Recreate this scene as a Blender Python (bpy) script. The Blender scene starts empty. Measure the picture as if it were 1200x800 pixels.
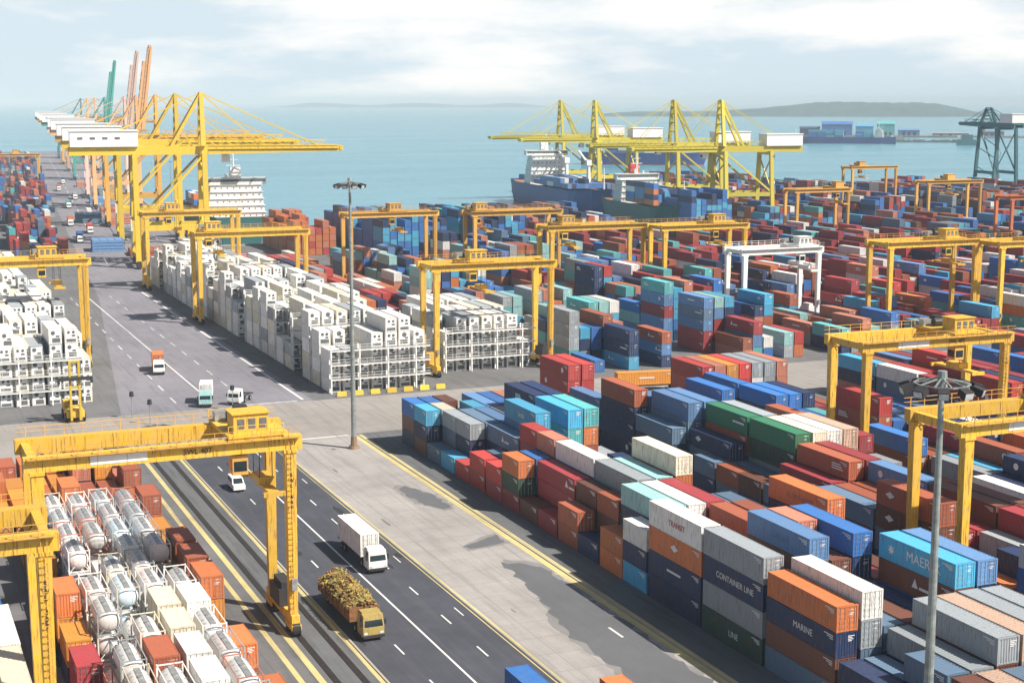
import bpy, bmesh, math, random
from mathutils import Vector, Matrix
from mathutils.bvhtree import BVHTree

scene = bpy.context.scene
COL = scene.collection
R = math.radians
random.seed(11)

# ------------------------------------------------------------------ camera
PITCH, YAW, CAMH, FPX = .1569, .4042, 57.98, 1776.1
cd = bpy.data.cameras.new("camera"); cam = bpy.data.objects.new("camera", cd); COL.objects.link(cam)
cam.location = (0, 0, CAMH)
cam.rotation_euler = (math.pi / 2 - PITCH, 0, -YAW)
cd.sensor_width = 36; cd.lens = 36 * FPX / 1200
cd.clip_start = 1; cd.clip_end = 200000
scene.camera = cam

# ------------------------------------------------------------------ light
SUN_DIR = Vector((.46, -.50, .74)).normalized()          # towards the sun
SUN_EL = math.asin(SUN_DIR.z); SUN_AZ = math.atan2(SUN_DIR.x, SUN_DIR.y)
ld = bpy.data.lights.new("sun", 'SUN'); sun = bpy.data.objects.new("sun", ld); COL.objects.link(sun)
ld.energy = 5.0; ld.angle = R(.6); ld.color = (1, .93, .82)
sun.rotation_euler = SUN_DIR.to_track_quat('Z', 'Y').to_euler()

world = bpy.data.worlds.new("World"); scene.world = world; world.use_nodes = True
wn = world.node_tree; wn.nodes.clear()
def N(t, tree=wn, **kw):
    n = tree.nodes.new(t)
    for k, v in kw.items(): setattr(n, k, v)
    return n
wo = N('ShaderNodeOutputWorld'); wb = N('ShaderNodeBackground'); sky = N('ShaderNodeTexSky')
sky.sky_type = 'NISHITA'; sky.sun_disc = False; sky.sun_elevation = SUN_EL; sky.sun_rotation = SUN_AZ
sky.air_density = 1.0; sky.dust_density = 2.2; sky.ozone_density = 1.2
tc = N('ShaderNodeTexCoord'); mp = N('ShaderNodeMapping'); mp.inputs['Scale'].default_value = (1, 1, 4.2)
cn = N('ShaderNodeTexNoise'); cn.inputs['Scale'].default_value = 4.2; cn.inputs['Detail'].default_value = 9; cn.inputs['Roughness'].default_value = .58
cr = N('ShaderNodeValToRGB'); cr.color_ramp.elements[0].position = .47; cr.color_ramp.elements[1].position = .62
cr.color_ramp.elements[0].color = (8.2, 9.6, 10.6, 1); cr.color_ramp.elements[1].color = (13.8, 13.2, 12.6, 1)
sep = N('ShaderNodeSeparateXYZ'); mr = N('ShaderNodeMapRange')
mr.inputs['From Min'].default_value = .07; mr.inputs['From Max'].default_value = .16; mr.inputs['To Min'].default_value = .97; mr.inputs['To Max'].default_value = .05
cm = N('ShaderNodeMixRGB')
L = wn.links.new
L(tc.outputs['Generated'], mp.inputs['Vector']); L(mp.outputs['Vector'], cn.inputs['Vector']); L(cn.outputs['Fac'], cr.inputs['Fac'])
L(tc.outputs['Generated'], sep.inputs[0]); L(sep.outputs['Z'], mr.inputs['Value']); L(mr.outputs[0], cm.inputs[0])
L(cr.outputs['Color'], cm.inputs[2]); L(sky.outputs['Color'], cm.inputs[1]); L(cm.outputs['Color'], wb.inputs['Color']); L(wb.outputs['Background'], wo.inputs['Surface'])
wb.inputs['Strength'].default_value = .055

vs = scene.view_settings
vs.view_transform = 'Standard'; vs.look = 'None'; vs.exposure = .68; vs.gamma = 1; vs.use_curve_mapping = False
scene.cycles.use_denoising = True
scene.cycles.max_bounces = 6; scene.cycles.volume_bounces = 0

# ------------------------------------------------------------------ materials
def mat_new(name):
    m = bpy.data.materials.new(name); m.use_nodes = True
    b = m.node_tree.nodes['Principled BSDF']
    return m, m.node_tree, b

def paint(name, rgb, rough=.55, wear=.62, rust=(.16, .06, .03), metal=0.0, scale=1.0, fade=.12):
    """sprayed steel: per-object tint, blotches, rust spots and vertical streaks"""
    m, t, b = mat_new(name); l = t.links.new
    tc = N('ShaderNodeTexCoord', t); oi = N('ShaderNodeObjectInfo', t)
    ad = N('ShaderNodeVectorMath', t); ad.operation = 'ADD'
    sc = N('ShaderNodeVectorMath', t); sc.operation = 'SCALE'; sc.inputs['Scale'].default_value = 97.0
    cx = N('ShaderNodeCombineXYZ', t)
    for i in range(3): l(oi.outputs['Random'], cx.inputs[i])
    l(cx.outputs[0], sc.inputs[0]); l(tc.outputs['Object'], ad.inputs[0]); l(sc.outputs[0], ad.inputs[1])
    n1 = N('ShaderNodeTexNoise', t); n1.inputs['Scale'].default_value = .9 * scale; n1.inputs['Detail'].default_value = 6; n1.inputs['Roughness'].default_value = .65
    l(ad.outputs[0], n1.inputs['Vector'])
    mp = N('ShaderNodeMapping', t); mp.inputs['Scale'].default_value = (4.5 * scale, 4.5 * scale, .4 * scale)
    l(ad.outputs[0], mp.inputs['Vector'])
    n2 = N('ShaderNodeTexNoise', t); n2.inputs['Scale'].default_value = 1.6; n2.inputs['Detail'].default_value = 5
    l(mp.outputs[0], n2.inputs['Vector'])
    hs = N('ShaderNodeHueSaturation', t); hs.inputs['Color'].default_value = (*rgb, 1)
    mr = N('ShaderNodeMapRange', t); mr.inputs['To Min'].default_value = .78; mr.inputs['To Max'].default_value = 1.22
    l(oi.outputs['Random'], mr.inputs['Value']); l(mr.outputs[0], hs.inputs['Value'])
    g = sum(rgb) / 3
    mx = N('ShaderNodeMixRGB', t); mx.inputs[2].default_value = (.55 * rgb[0] + .28 * (g + .07), .55 * rgb[1] + .28 * (g + .08), .55 * rgb[2] + .28 * (g + .08), 1)
    r1 = N('ShaderNodeMapRange', t); r1.inputs['From Min'].default_value = .38; r1.inputs['From Max'].default_value = .75; r1.inputs['To Max'].default_value = wear * .75
    l(n1.outputs['Fac'], r1.inputs['Value']); l(r1.outputs[0], mx.inputs[0]); l(hs.outputs['Color'], mx.inputs[1])
    mx2 = N('ShaderNodeMixRGB', t); mx2.inputs[2].default_value = (*rust, 1)
    r2 = N('ShaderNodeMapRange', t); r2.inputs['From Min'].default_value = .53; r2.inputs['From Max'].default_value = .70; r2.inputs['To Max'].default_value = wear
    l(n2.outputs['Fac'], r2.inputs['Value']); l(r2.outputs[0], mx2.inputs[0]); l(mx.outputs[0], mx2.inputs[1])
    l(mx2.outputs[0], b.inputs['Base Color'])
    b.inputs['Roughness'].default_value = rough; b.inputs['Metallic'].default_value = metal
    return m

def flat(name, rgb, rough=.6, metal=0.0, var=.25, scale=2.0):
    m, t, b = mat_new(name); l = t.links.new
    tc = N('ShaderNodeTexCoord', t)
    n = N('ShaderNodeTexNoise', t); n.inputs['Scale'].default_value = scale; n.inputs['Detail'].default_value = 5
    l(tc.outputs['Object'], n.inputs['Vector'])
    r = N('ShaderNodeValToRGB', t)
    r.color_ramp.elements[0].position = .3; r.color_ramp.elements[1].position = .7
    r.color_ramp.elements[0].color = (*[c * (1 - var) for c in rgb], 1); r.color_ramp.elements[1].color = (*[min(1, c * (1 + var)) for c in rgb], 1)
    l(n.outputs['Fac'], r.inputs['Fac']); l(r.outputs['Color'], b.inputs['Base Color'])
    b.inputs['Roughness'].default_value = rough; b.inputs['Metallic'].default_value = metal
    return m

def paving(name, rgb, var=.3, streak=.5, dark=(.03, .03, .032), joints=None, rough=.85):
    """asphalt or concrete: patches, fine grain, tyre streaks along the traffic, optional slab joints"""
    m, t, b = mat_new(name); l = t.links.new
    ge = N('ShaderNodeNewGeometry', t)
    def noise(scale, vec, d=6, ro=.6):
        n = N('ShaderNodeTexNoise', t); n.inputs['Scale'].default_value = scale; n.inputs['Detail'].default_value = d; n.inputs['Roughness'].default_value = ro
        l(vec, n.inputs['Vector']); return n.outputs['Fac']
    P = ge.outputs['Position']
    mp = N('ShaderNodeMapping', t); mp.inputs['Scale'].default_value = (1, .045, 1); l(P, mp.inputs['Vector'])
    big, mid, fine, st = noise(.045, P), noise(.35, P), noise(5, P, 3), noise(.9, mp.outputs[0], 5, .7)
    r = N('ShaderNodeValToRGB', t); r.color_ramp.elements[0].position = .3; r.color_ramp.elements[1].position = .7
    r.color_ramp.elements[0].color = (*[c * (1 - var) for c in rgb], 1); r.color_ramp.elements[1].color = (*[c * (1 + var) for c in rgb], 1)
    a = N('ShaderNodeMath', t); a.operation = 'MULTIPLY_ADD'; a.inputs[1].default_value = .5
    a2 = N('ShaderNodeMath', t); a2.operation = 'MULTIPLY_ADD'; a2.inputs[1].default_value = .25
    a3 = N('ShaderNodeMath', t); a3.operation = 'MULTIPLY'; a3.inputs[1].default_value = .25
    l(fine, a3.inputs[0]); l(mid, a2.inputs[0]); l(a3.outputs[0], a2.inputs[2]); l(big, a.inputs[0]); l(a2.outputs[0], a.inputs[2])
    l(a.outputs[0], r.inputs['Fac'])
    mx = N('ShaderNodeMixRGB', t); mx.inputs[2].default_value = (*dark, 1)
    mr = N('ShaderNodeMapRange', t); mr.inputs['From Min'].default_value = .5; mr.inputs['From Max'].default_value = .72; mr.inputs['To Max'].default_value = streak
    l(st, mr.inputs['Value']); l(mr.outputs[0], mx.inputs[0]); l(r.outputs['Color'], mx.inputs[1])
    out = mx.outputs[0]
    if joints:
        sx = N('ShaderNodeSeparateXYZ', t); l(P, sx.inputs[0]); js = []
        for ax, step in zip((0, 1), joints):
            dv = N('ShaderNodeMath', t); dv.operation = 'DIVIDE'; dv.inputs[1].default_value = step; l(sx.outputs[ax], dv.inputs[0])
            fr = N('ShaderNodeMath', t); fr.operation = 'FRACT'; l(dv.outputs[0], fr.inputs[0])
            lt = N('ShaderNodeMath', t); lt.operation = 'LESS_THAN'; lt.inputs[1].default_value = .12 / step; l(fr.outputs[0], lt.inputs[0]); js.append(lt)
        mxj = N('ShaderNodeMath', t); mxj.operation = 'MAXIMUM'; l(js[0].outputs[0], mxj.inputs[0]); l(js[1].outputs[0], mxj.inputs[1])
        mj = N('ShaderNodeMath', t); mj.operation = 'MULTIPLY'; mj.inputs[1].default_value = .45; l(mxj.outputs[0], mj.inputs[0])
        m2 = N('ShaderNodeMixRGB', t); m2.inputs[2].default_value = (*dark, 1); l(mj.outputs[0], m2.inputs[0]); l(out, m2.inputs[1]); out = m2.outputs[0]
    l(out, b.inputs['Base Color']); b.inputs['Roughness'].default_value = rough
    return m

PAL = {  # key: (base colour, words)
 'orange': ((.56, .16, .045), 'orange'), 'amber': ((.62, .25, .03), 'amber orange'), 'red': ((.47, .045, .04), 'bright red'), 'crimson': ((.32, .035, .045), 'dark red'),
 'rust': ((.36, .095, .045), 'rust red'), 'brown': ((.15, .055, .035), 'brown'), 'navy': ((.010, .036, .115), 'navy'), 'blue': ((.025, .16, .47), 'blue'),
 'sky': ((.055, .37, .60), 'light blue'), 'teal': ((.09, .42, .44), 'teal'), 'aqua': ((.28, .52, .52), 'pale aqua'), 'green': ((.025, .19, .10), 'green'), 'dkgreen': ((.02, .07, .05), 'dark green'),
 'cream': ((.68, .62, .48), 'cream'), 'white': ((.75, .735, .70), 'white'), 'grey': ((.30, .34, .37), 'grey'), 'slate': ((.10, .18, .28), 'slate grey'),
 'salmon': ((.52, .19, .12), 'salmon'), 'steel': ((.10, .23, .45), 'steel blue'), 'beige': ((.50, .34, .25), 'tan')}
PM = {k: paint('paint_' + k, v[0]) for k, v in PAL.items()}
M = dict(
 tankgrey=paint('tank_grey', (.47, .49, .52), .45, .5),
 palepink=paint('crane_pale_pink', (.66, .46, .38), .6, .3), olive=paint('olive_cab', (.34, .26, .07), .6, .8),
 shipwhite=paint('ship_white', (.74, .74, .71), .5, .5, (.40, .27, .16), scale=.25), portglass=flat('port_glass', (.10, .12, .14), .15),
 lime2=paint('quay_crane_lime', (.56, .47, .04), .5, .5, (.24, .17, .05)),
 yellow=paint('crane_yellow', (.71, .42, .022), .55, .95, (.26, .12, .03)), lime=paint('quay_crane_yellow', (.64, .44, .025), .5, .5, (.27, .16, .04)),
 ochre=paint('crane_ochre', (.60, .33, .06), .55, .4), pink=paint('crane_faded_orange', (.60, .33, .15), .6, .3), seagreen=paint('crane_sea_green', (.06, .30, .26), .55, .3),
 darkteal=paint('crane_dark_teal', (.03, .13, .15), .55, .3), pale=paint('crane_white', (.78, .78, .74), .5, .3), rustred=paint('crane_orange_red', (.5, .14, .05), .6, .4),
 dark=flat('dark_machinery', (.03, .028, .03), .6), tyre=flat('tyre_rubber', (.016, .016, .017), .85), steel=flat('galvanised_steel', (.38, .39, .39), .45, .5), grille=flat('dark_grille', (.11, .115, .12), .7),
 glass=flat('dark_glass', (.015, .025, .03), .08), white=flat('white_enamel', (.76, .76, .74), .45, 0, .1), cable=flat('wire_rope', (.05, .05, .05), .5, .3),
 sign=flat('white_sign', (.80, .79, .74), .5, 0, .05), ink=flat('dark_lettering', (.02, .02, .03), .6), letter=flat('white_lettering', (.72, .72, .7), .6, 0, .1), redletter=flat('red_lettering', (.45, .05, .05), .6),
 lamp=flat('lamp_glass', (.55, .57, .58), .2), pole=flat('galvanised_pole', (.30, .33, .32), .5, .4), tankskin=paint('tank_cladding', (.66, .67, .67), .42, .25, metal=.1, scale=1.3),
 tankwhite=paint('tank_white', (.74, .73, .70), .45, .35), tankblue=paint('tank_pale_blue', (.52, .64, .72), .45, .3), tankpink=paint('tank_pinkish', (.72, .63, .61), .5, .35),
 hullblue=paint('hull_blue', (.02, .06, .24), .5, .25, scale=.15), hullgreen=paint('hull_green', (.02, .10, .10), .5, .25, scale=.15), hullred=flat('antifouling_red', (.25, .04, .03)), deck=flat('ship_deck', (.28, .14, .09), .7),
 scrapa=paint('scrap_yellow', (.46, .33, .07), .7, .8), scrapb=flat('scrap_brown', (.20, .09, .035), .8, 0, .5), scrapc=flat('scrap_olive', (.22, .20, .07), .8, 0, .4),
 asphalt=paving('asphalt_new', (.048, .051, .066), .5, .6, (.085, .087, .098)), asphalt_old=paving('asphalt_worn', (.185, .178, .205), .3, .6, (.085, .085, .097)),
 concrete=paving('concrete_pavement', (.30, .282, .27), .32, .6, (.15, .142, .14), (5, 5)), yard=paving('yard_surface', (.125, .125, .13), .4, .6, (.05, .05, .05), (6, 12.5)),
 runway=paving('runway_concrete', (.11, .115, .12), .3, .7, (.035, .035, .035)), patch=paving('dark_patch', (.105, .108, .118), .2, .25, (.05, .05, .055)),
 patch_edge=paving('patch_rim', (.20, .193, .19), .25, .4, (.09, .09, .095)), stain=paving('oil_stain', (.16, .152, .145), .3, .3), stain_dark=paving('tar_repair', (.022, .022, .025), .2, .1),
 cross=paving('junction_concrete', (.26, .24, .225), .25, .5, (.11, .105, .10), (8, 6)),
 ylw=paving('yellow_road_paint', (.50, .42, .19), .4, .85, (.20, .18, .13)), wht=paving('white_road_paint', (.60, .60, .58), .35, .8, (.16, .16, .16)), kerb=paving('kerb_concrete', (.34, .32, .27), .2, .4, (.16, .15, .13)),
 rail=flat('rail_steel', (.05, .04, .035), .5, .5), quaywall=paving('quay_wall', (.20, .19, .18), .3, .5),
)

# ------------------------------------------------------------------ mesh helpers
class MB:
    def __init__(s): s.v, s.f, s.m = [], [], []
    def poly(s, pts, mi=0):
        k = len(s.v); s.v += [tuple(p) for p in pts]; s.f.append(tuple(range(k, k + len(pts)))); s.m.append(mi)
    def hexa(s, p, mi=0):            # p: 4 bottom (ccw from above) + 4 top
        k = len(s.v); s.v += [tuple(q) for q in p]
        for f in ((3, 2, 1, 0), (4, 5, 6, 7), (0, 1, 5, 4), (1, 2, 6, 5), (2, 3, 7, 6), (3, 0, 4, 7)):
            s.f.append(tuple(k + i for i in f)); s.m.append(mi)
    def box(s, x0, x1, y0, y1, z0, z1, mi=0):
        s.hexa([(x0, y0, z0), (x1, y0, z0), (x1, y1, z0), (x0, y1, z0), (x0, y0, z1), (x1, y0, z1), (x1, y1, z1), (x0, y1, z1)], mi)
    def beam(s, p, q, w, h, mi=0, w2=None, h2=None, side=None):   # rectangular bar from p to q
        p, q = Vector(p), Vector(q); d = (q - p).normalized()
        up = Vector((0, 0, 1)) if abs(d.z) < .9 else Vector((0, 1, 0))
        if side is not None: up = Vector(side)
        r = d.cross(up).normalized(); u = r.cross(d)
        w2 = w if w2 is None else w2; h2 = h if h2 is None else h2
        a = [p - r * w / 2 - u * h / 2, p + r * w / 2 - u * h / 2, p + r * w / 2 + u * h / 2, p - r * w / 2 + u * h / 2]
        b = [q - r * w2 / 2 - u * h2 / 2, q + r * w2 / 2 - u * h2 / 2, q + r * w2 / 2 + u * h2 / 2, q - r * w2 / 2 + u * h2 / 2]
        s.hexa(a + b, mi)
    def cyl(s, p, q, r0, r1=None, n=10, mi=0, cap=True):
        p, q = Vector(p), Vector(q); d = (q - p).normalized(); r1 = r0 if r1 is None else r1
        a = d.orthogonal().normalized(); b = d.cross(a); k = len(s.v)
        for i in range(n):
            t = 2 * math.pi * i / n; o = a * math.cos(t) + b * math.sin(t)
            s.v.append(tuple(p + o * r0)); s.v.append(tuple(q + o * r1))
        for i in range(n):
            j = (i + 1) % n; s.f.append((k + 2 * i, k + 2 * j, k + 2 * j + 1, k + 2 * i + 1)); s.m.append(mi)
        if cap:
            s.f.append(tuple(k + 2 * i for i in reversed(range(n)))); s.m.append(mi)
            s.f.append(tuple(k + 2 * i + 1 for i in range(n))); s.m.append(mi)
    def mesh(s, name, mats):
        me = bpy.data.meshes.new(name); me.from_pydata(s.v, [], s.f)
        for x in mats: me.materials.append(x)
        if any(s.m): me.polygons.foreach_set('material_index', s.m)
        me.update(); return me
    def build(s, name, mats, parent=None, loc=None):
        if not isinstance(mats, (list, tuple)): mats = [mats]
        return link(name, s.mesh(name, mats), parent, loc)

def link(name, me, parent=None, loc=None):
    o = bpy.data.objects.new(name, me); COL.objects.link(o)
    if parent is not None: o.parent = parent
    if loc is not None: o.location = loc
    return o
def tag(o, label=None, cat=None, group=None, kind=None):
    if label: o['label'] = label
    if cat: o['category'] = cat
    if group: o['group'] = group
    if kind: o['kind'] = kind
    return o
def empty(name, loc, rz=0, label=None, cat=None, group=None):
    o = bpy.data.objects.new(name, None); COL.objects.link(o); o.location = loc; o.rotation_euler.z = rz
    o.empty_display_size = 1
    return tag(o, label, cat, group)
def copy_tree(o, parent=None):
    c = o.copy(); COL.objects.link(c)
    if parent is not None: c.parent = parent
    for ch in list(o.children): copy_tree(ch, c)
    return c
def box_mesh(name, m, *a):
    b = MB(); b.box(*a); return b.mesh(name, [m])
def sheet(name, pts, z, m, kind='structure'):
    b = MB(); b.poly([(x, y, z) for x, y in pts]); o = b.build(name, m); return tag(o, kind=kind)
def rect(x0, x1, y0, y1): return [(x0, y0), (x1, y0), (x1, y1), (x0, y1)]
def smooth(o):
    for p in o.data.polygons: p.use_smooth = True

def text_mesh(name, body, size, m, extrude=.01):
    c = bpy.data.curves.new(name, 'FONT'); c.body = body; c.size = size; c.extrude = extrude; c.align_x = 'CENTER'; c.align_y = 'CENTER'
    o = bpy.data.objects.new(name, c); COL.objects.link(o)
    bpy.context.view_layer.update()
    me = bpy.data.meshes.new_from_object(o.evaluated_get(bpy.context.evaluated_depsgraph_get()))
    bpy.data.objects.remove(o); me.name = name; me.materials.clear(); me.materials.append(m)
    return me
def glyph_mesh(name, n, w, h, seed, m, vertical=False):
    """a run of block-lettered strokes too small and blurred to spell out; drawn in the local x (along) / y (up) plane"""
    rg = random.Random(seed); b = MB(); s = h * .16
    for i in range(n):
        ox, oy = (0, -i * h * 1.35) if vertical else ((i - n / 2) * w * 1.3, -h / 2)
        st = rg.choice(['LBT', 'LRM', 'LTM', 'LRT', 'LRB', 'LTMB', 'LRTB'])
        if 'L' in st: b.box(ox, ox + s, oy, oy + h, 0, .02)
        if 'R' in st: b.box(ox + w - s, ox + w, oy, oy + h, 0, .02)
        if 'T' in st: b.box(ox + s, ox + w - s, oy + h - s, oy + h, 0, .02)
        if 'M' in st: b.box(ox + s, ox + w - s, oy + h / 2 - s / 2, oy + h / 2 + s / 2, 0, .02)
        if 'B' in st: b.box(ox + s, ox + w - s, oy, oy + s, 0, .02)
    return b.mesh(name, [m])

# ------------------------------------------------------------------ ground, water, far land
QT = .093                                    # the quay turns away from the yard grid by this slope
def qx(y): return 121 + QT * (y - 570)       # seaward edge of the left quay
def rq(y): return 373 + .116 * (y - 623)     # edge of the basin's far quay
SEA = -3.2
wat = MB(); S = 60000
wat.poly([(-S, -S, SEA), (S, -S, SEA), (S, S, SEA), (-S, S, SEA)])
m, t, b = mat_new('sea_water'); l = t.links.new
ge = N('ShaderNodeNewGeometry', t)
n1 = N('ShaderNodeTexNoise', t); n1.inputs['Scale'].default_value = .12; n1.inputs['Detail'].default_value = 6; l(ge.outputs['Position'], n1.inputs['Vector'])
n2 = N('ShaderNodeTexNoise', t); n2.inputs['Scale'].default_value = .0032; n2.inputs['Detail'].default_value = 9; n2.inputs['Roughness'].default_value = .68; ms = N('ShaderNodeMapping', t); ms.inputs['Rotation'].default_value = (0, 0, R(25)); ms.inputs['Scale'].default_value = (.55, 2.4, 1); l(ge.outputs['Position'], ms.inputs['Vector']); l(ms.outputs[0], n2.inputs['Vector'])
rr = N('ShaderNodeValToRGB', t); rr.color_ramp.elements[0].position = .35; rr.color_ramp.elements[1].position = .65
rr.color_ramp.elements[0].color = (.08, .24, .31, 1); rr.color_ramp.elements[1].color = (.12, .30, .37, 1)
bp = N('ShaderNodeBump', t); bp.inputs['Strength'].default_value = .55; bp.inputs['Distance'].default_value = 1.0
l(n2.outputs['Fac'], rr.inputs['Fac']); l(rr.outputs['Color'], b.inputs['Base Color']); l(n1.outputs['Fac'], bp.inputs['Height']); l(bp.outputs['Normal'], b.inputs['Normal'])
b.inputs['Roughness'].default_value = .24; b.inputs['IOR'].default_value = 1.33
tag(wat.build('water', m), kind='structure')

land_pts = [(-900, -400), (1800, -400), (1800, 800), (545, 800), (520, 965), (rq(965), 965), (rq(612), 612), (qx(612), 612), (qx(1860), 1860), (-900, 1860)]
lb = MB(); n = len(land_pts)
lb.poly([(x, y, 0) for x, y in land_pts])
for i in range(n):
    (x0, y0), (x1, y1) = land_pts[i], land_pts[(i + 1) % n]
    lb.poly([(x0, y0, -9), (x1, y1, -9), (x1, y1, 0), (x0, y0, 0)], 1)
tag(lb.build('ground', [M['yard'], M['quaywall']]), kind='structure')
cope = MB()
for (x0, y0), (x1, y1) in zip(land_pts[3:8], land_pts[4:9]): cope.beam((x0, y0, .1), (x1, y1, .1), .8, .5)
tag(cope.build('quay_kerb', M['kerb']), kind='structure')

sheet('road', rect(46, 62, -120, 252), .006, M['asphalt'])
sheet('pavement', rect(62, 77, -120, 252), .008, M['concrete'])
sheet('cross_road', rect(-300, 700, 252, 284), .010, M['cross'])
sheet('far_road', [(42, 284), (79, 284), (79, 500), (103, 520), (qx(620) - 4, 620), (qx(1850) - 4, 1850), (qx(1850) - 58, 1850), (63, 460)], .007, M['asphalt_old'])
sheet('runway_strip', rect(39.4, 45.8, -120, 252), .005, M['runway'])
sheet('yard_runway', rect(78.6, 82.6, -120, 252), .005, M['runway'])
sheet('side_road', rect(330, 620, 548, 606), .006, M['cross'])
# irregular dark patches with paler ragged rims, laid over the pavement
rg = random.Random(4)
def ragged(pts, amp=.5, step=1.3):
    out = []
    for (x0, y0), (x1, y1) in zip(pts, pts[1:] + pts[:1]):
        k = max(1, int(math.hypot(x1 - x0, y1 - y0) / step))
        for i in range(k):
            f = i / k; out.append((x0 + (x1 - x0) * f + rg.uniform(-amp, amp), y0 + (y1 - y0) * f + rg.uniform(-amp, amp)))
    return out
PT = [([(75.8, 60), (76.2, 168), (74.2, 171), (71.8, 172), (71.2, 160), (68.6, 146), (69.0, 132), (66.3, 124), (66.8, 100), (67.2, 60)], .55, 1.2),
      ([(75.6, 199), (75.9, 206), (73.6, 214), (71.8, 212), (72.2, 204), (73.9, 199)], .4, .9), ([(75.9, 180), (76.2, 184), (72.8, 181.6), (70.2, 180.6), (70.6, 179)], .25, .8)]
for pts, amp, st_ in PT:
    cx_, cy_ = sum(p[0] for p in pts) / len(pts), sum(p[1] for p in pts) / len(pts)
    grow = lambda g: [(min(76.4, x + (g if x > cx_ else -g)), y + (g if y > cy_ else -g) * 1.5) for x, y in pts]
    sheet('pavement_patch', ragged(grow(.55), amp * .9, st_), .012, M['patch_edge']); sheet('pavement_patch', ragged(pts, amp, st_), .016, M['patch'])
for k in range(32):                                    # oil spots, tyre scrub and small repairs
    x, y = (rg.uniform(62.8, 76), rg.uniform(95, 248)) if k < 9 else (rg.uniform(46.6, 61), rg.uniform(95, 248)); r0 = rg.uniform(.25, .9); el = rg.uniform(1, 4)
    sheet('oil_stain', [(x + r0 * math.cos(t * .52) * rg.uniform(.7, 1.2) * .6, y + r0 * math.sin(t * .52) * rg.uniform(.7, 1.2) * el) for t in range(12)], .0135 + k * .00004, M['stain'] if k < 9 else M['stain_dark'])
mk = MB(); yl = MB(); z = .024
def stripe(bm, x0, x1, y0, y1): bm.box(x0, x1, y0, y1, z - .004, z)
stripe(mk, 53.9, 54.15, -110, 250)
for y in range(-100, 246, 11):
    stripe(mk, 57.9, 58.1, y, y + 3.2); stripe(mk, 49.9, 50.1, y + 4, y + 7.2)
    if y % 2: stripe(mk, 60.2, 60.35, y + 2, y + 5)
for y in (88, 112, 141.5, 66): stripe(mk, 73.6, 73.9, y, y + 3.4)
stripe(yl, 62.15, 62.45, -110, 251); stripe(yl, 61.5, 61.65, -110, 251); stripe(yl, 76.7, 77.6, -110, 251); stripe(yl, 77.9, 78.5, -110, 251)
stripe(yl, 45.2, 45.7, -110, 251); stripe(yl, 39.5, 40.2, -110, 251); stripe(yl, 37.6, 38.2, -110, 230)
stripe(mk, 77.2, 77.7, 286, 478); stripe(mk, 60.2, 60.5, 290, 470)
for y in range(292, 470, 14): stripe(mk, 66.8, 67.0, y, y + 6); stripe(mk, 53.6 + .1 * (y - 290) / 10, 53.85 + .1 * (y - 290) / 10, y, y + 6)
for k in range(26):
    y = 560 + k * 45
    for off in (14, 26, 40): mk.beam((qx(y) - off, y, z), (qx(y + 22) - off, y + 22, z), .35, .006)
for y in (284.6, 251.0): stripe(mk, 63, 76, y, y + .5)
tag(mk.build('lane_markings', M['wht']), kind='structure')
tag(yl.build('yellow_lines', M['ylw']), kind='structure')
kb = MB()
kb.box(45.75, 46.0, -120, 251, 0, .13); kb.box(77.65, 77.85, -120, 251, 0, .13)
tag(kb.build('kerb', M['kerb']), kind='structure')
rl = MB()
for x in (41.2, 43.9): rl.box(x - .35, x + .35, -120, 251, 0, .05)
for off in (6, 30): rl.beam((qx(560) - off, 560, .05), (qx(1850) - off, 1850, .05), .25, .12)
for off in (6, 30): rl.beam((rq(615) + off, 615, .05), (rq(960) + off, 960, .05), .25, .12)
tag(rl.build('crane_rails', M['rail']), kind='structure')

def ridge(name, x0, y0, length, az, depth, prof, m, seed, nu=90, nv=14, h=70):
    rg = random.Random(seed); ph = [rg.uniform(0, 6.3) for _ in range(8)]
    b = MB(); ca, sa = math.cos(az), math.sin(az)
    for j in range(nv + 1):
        for i in range(nu + 1):
            u, v = i / nu, j / nv
            base = prof(u) * math.sin(math.pi * min(1, v * 1.15 + .0)) ** .8 if v < .87 else 0
            ns = sum(math.sin(u * (9 + 11 * k) + v * (4 + 5 * k) + ph[k]) / (k + 1.5) for k in range(6)) * .10 + rg.uniform(-.035, .035)
            zz = SEA - 1 + max(0, base * (1 + ns)) * h
            b.v.append((x0 + u * length * ca - v * depth * sa, y0 + u * length * sa + v * depth * ca, zz))
    for j in range(nv):
        for i in range(nu):
            k = j * (nu + 1) + i; b.f.append((k, k + 1, k + nu + 2, k + nu + 1)); b.m.append(0)
    o = b.build(name, m); tag(o, kind='structure'); return o
hillm = flat('wooded_hill', (.018, .055, .056), .9, 0, .45, .02)
def prof1(u):
    t = max(0, min(1, (u - .30) / .30)); t = t * t * (3 - 2 * t); e = max(0, min(1, (1 - u) / .16))
    return (.34 + .56 * t + .10 * math.exp(-((u - .78) / .12) ** 2)) * min(1, u * 9) ** .6 * (e * e * (3 - 2 * e) * .8 + .2 * min(1, (1 - u) * 40))
def at(px, d):                               # ground point on the ray of a picture column, d metres away
    a = YAW + math.atan((px - 600) / FPX); return d * math.sin(a), d * math.cos(a)
x0, y0 = at(690, 6300); x1, y1 = at(1185, 6500)
ridge('hills', x0, y0, math.hypot(x1 - x0, y1 - y0), math.atan2(y1 - y0, x1 - x0), 900, prof1, hillm, 3, h=60)
x0, y0 = at(1150, 5200); x1, y1 = at(1420, 5000)
ridge('hills', x0, y0, math.hypot(x1 - x0, y1 - y0), math.atan2(y1 - y0, x1 - x0), 700, lambda u: .6 * min(1, u * 5), hillm, 8, h=70)
x0, y0 = at(300, 15500); x1, y1 = at(660, 15500)
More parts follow.
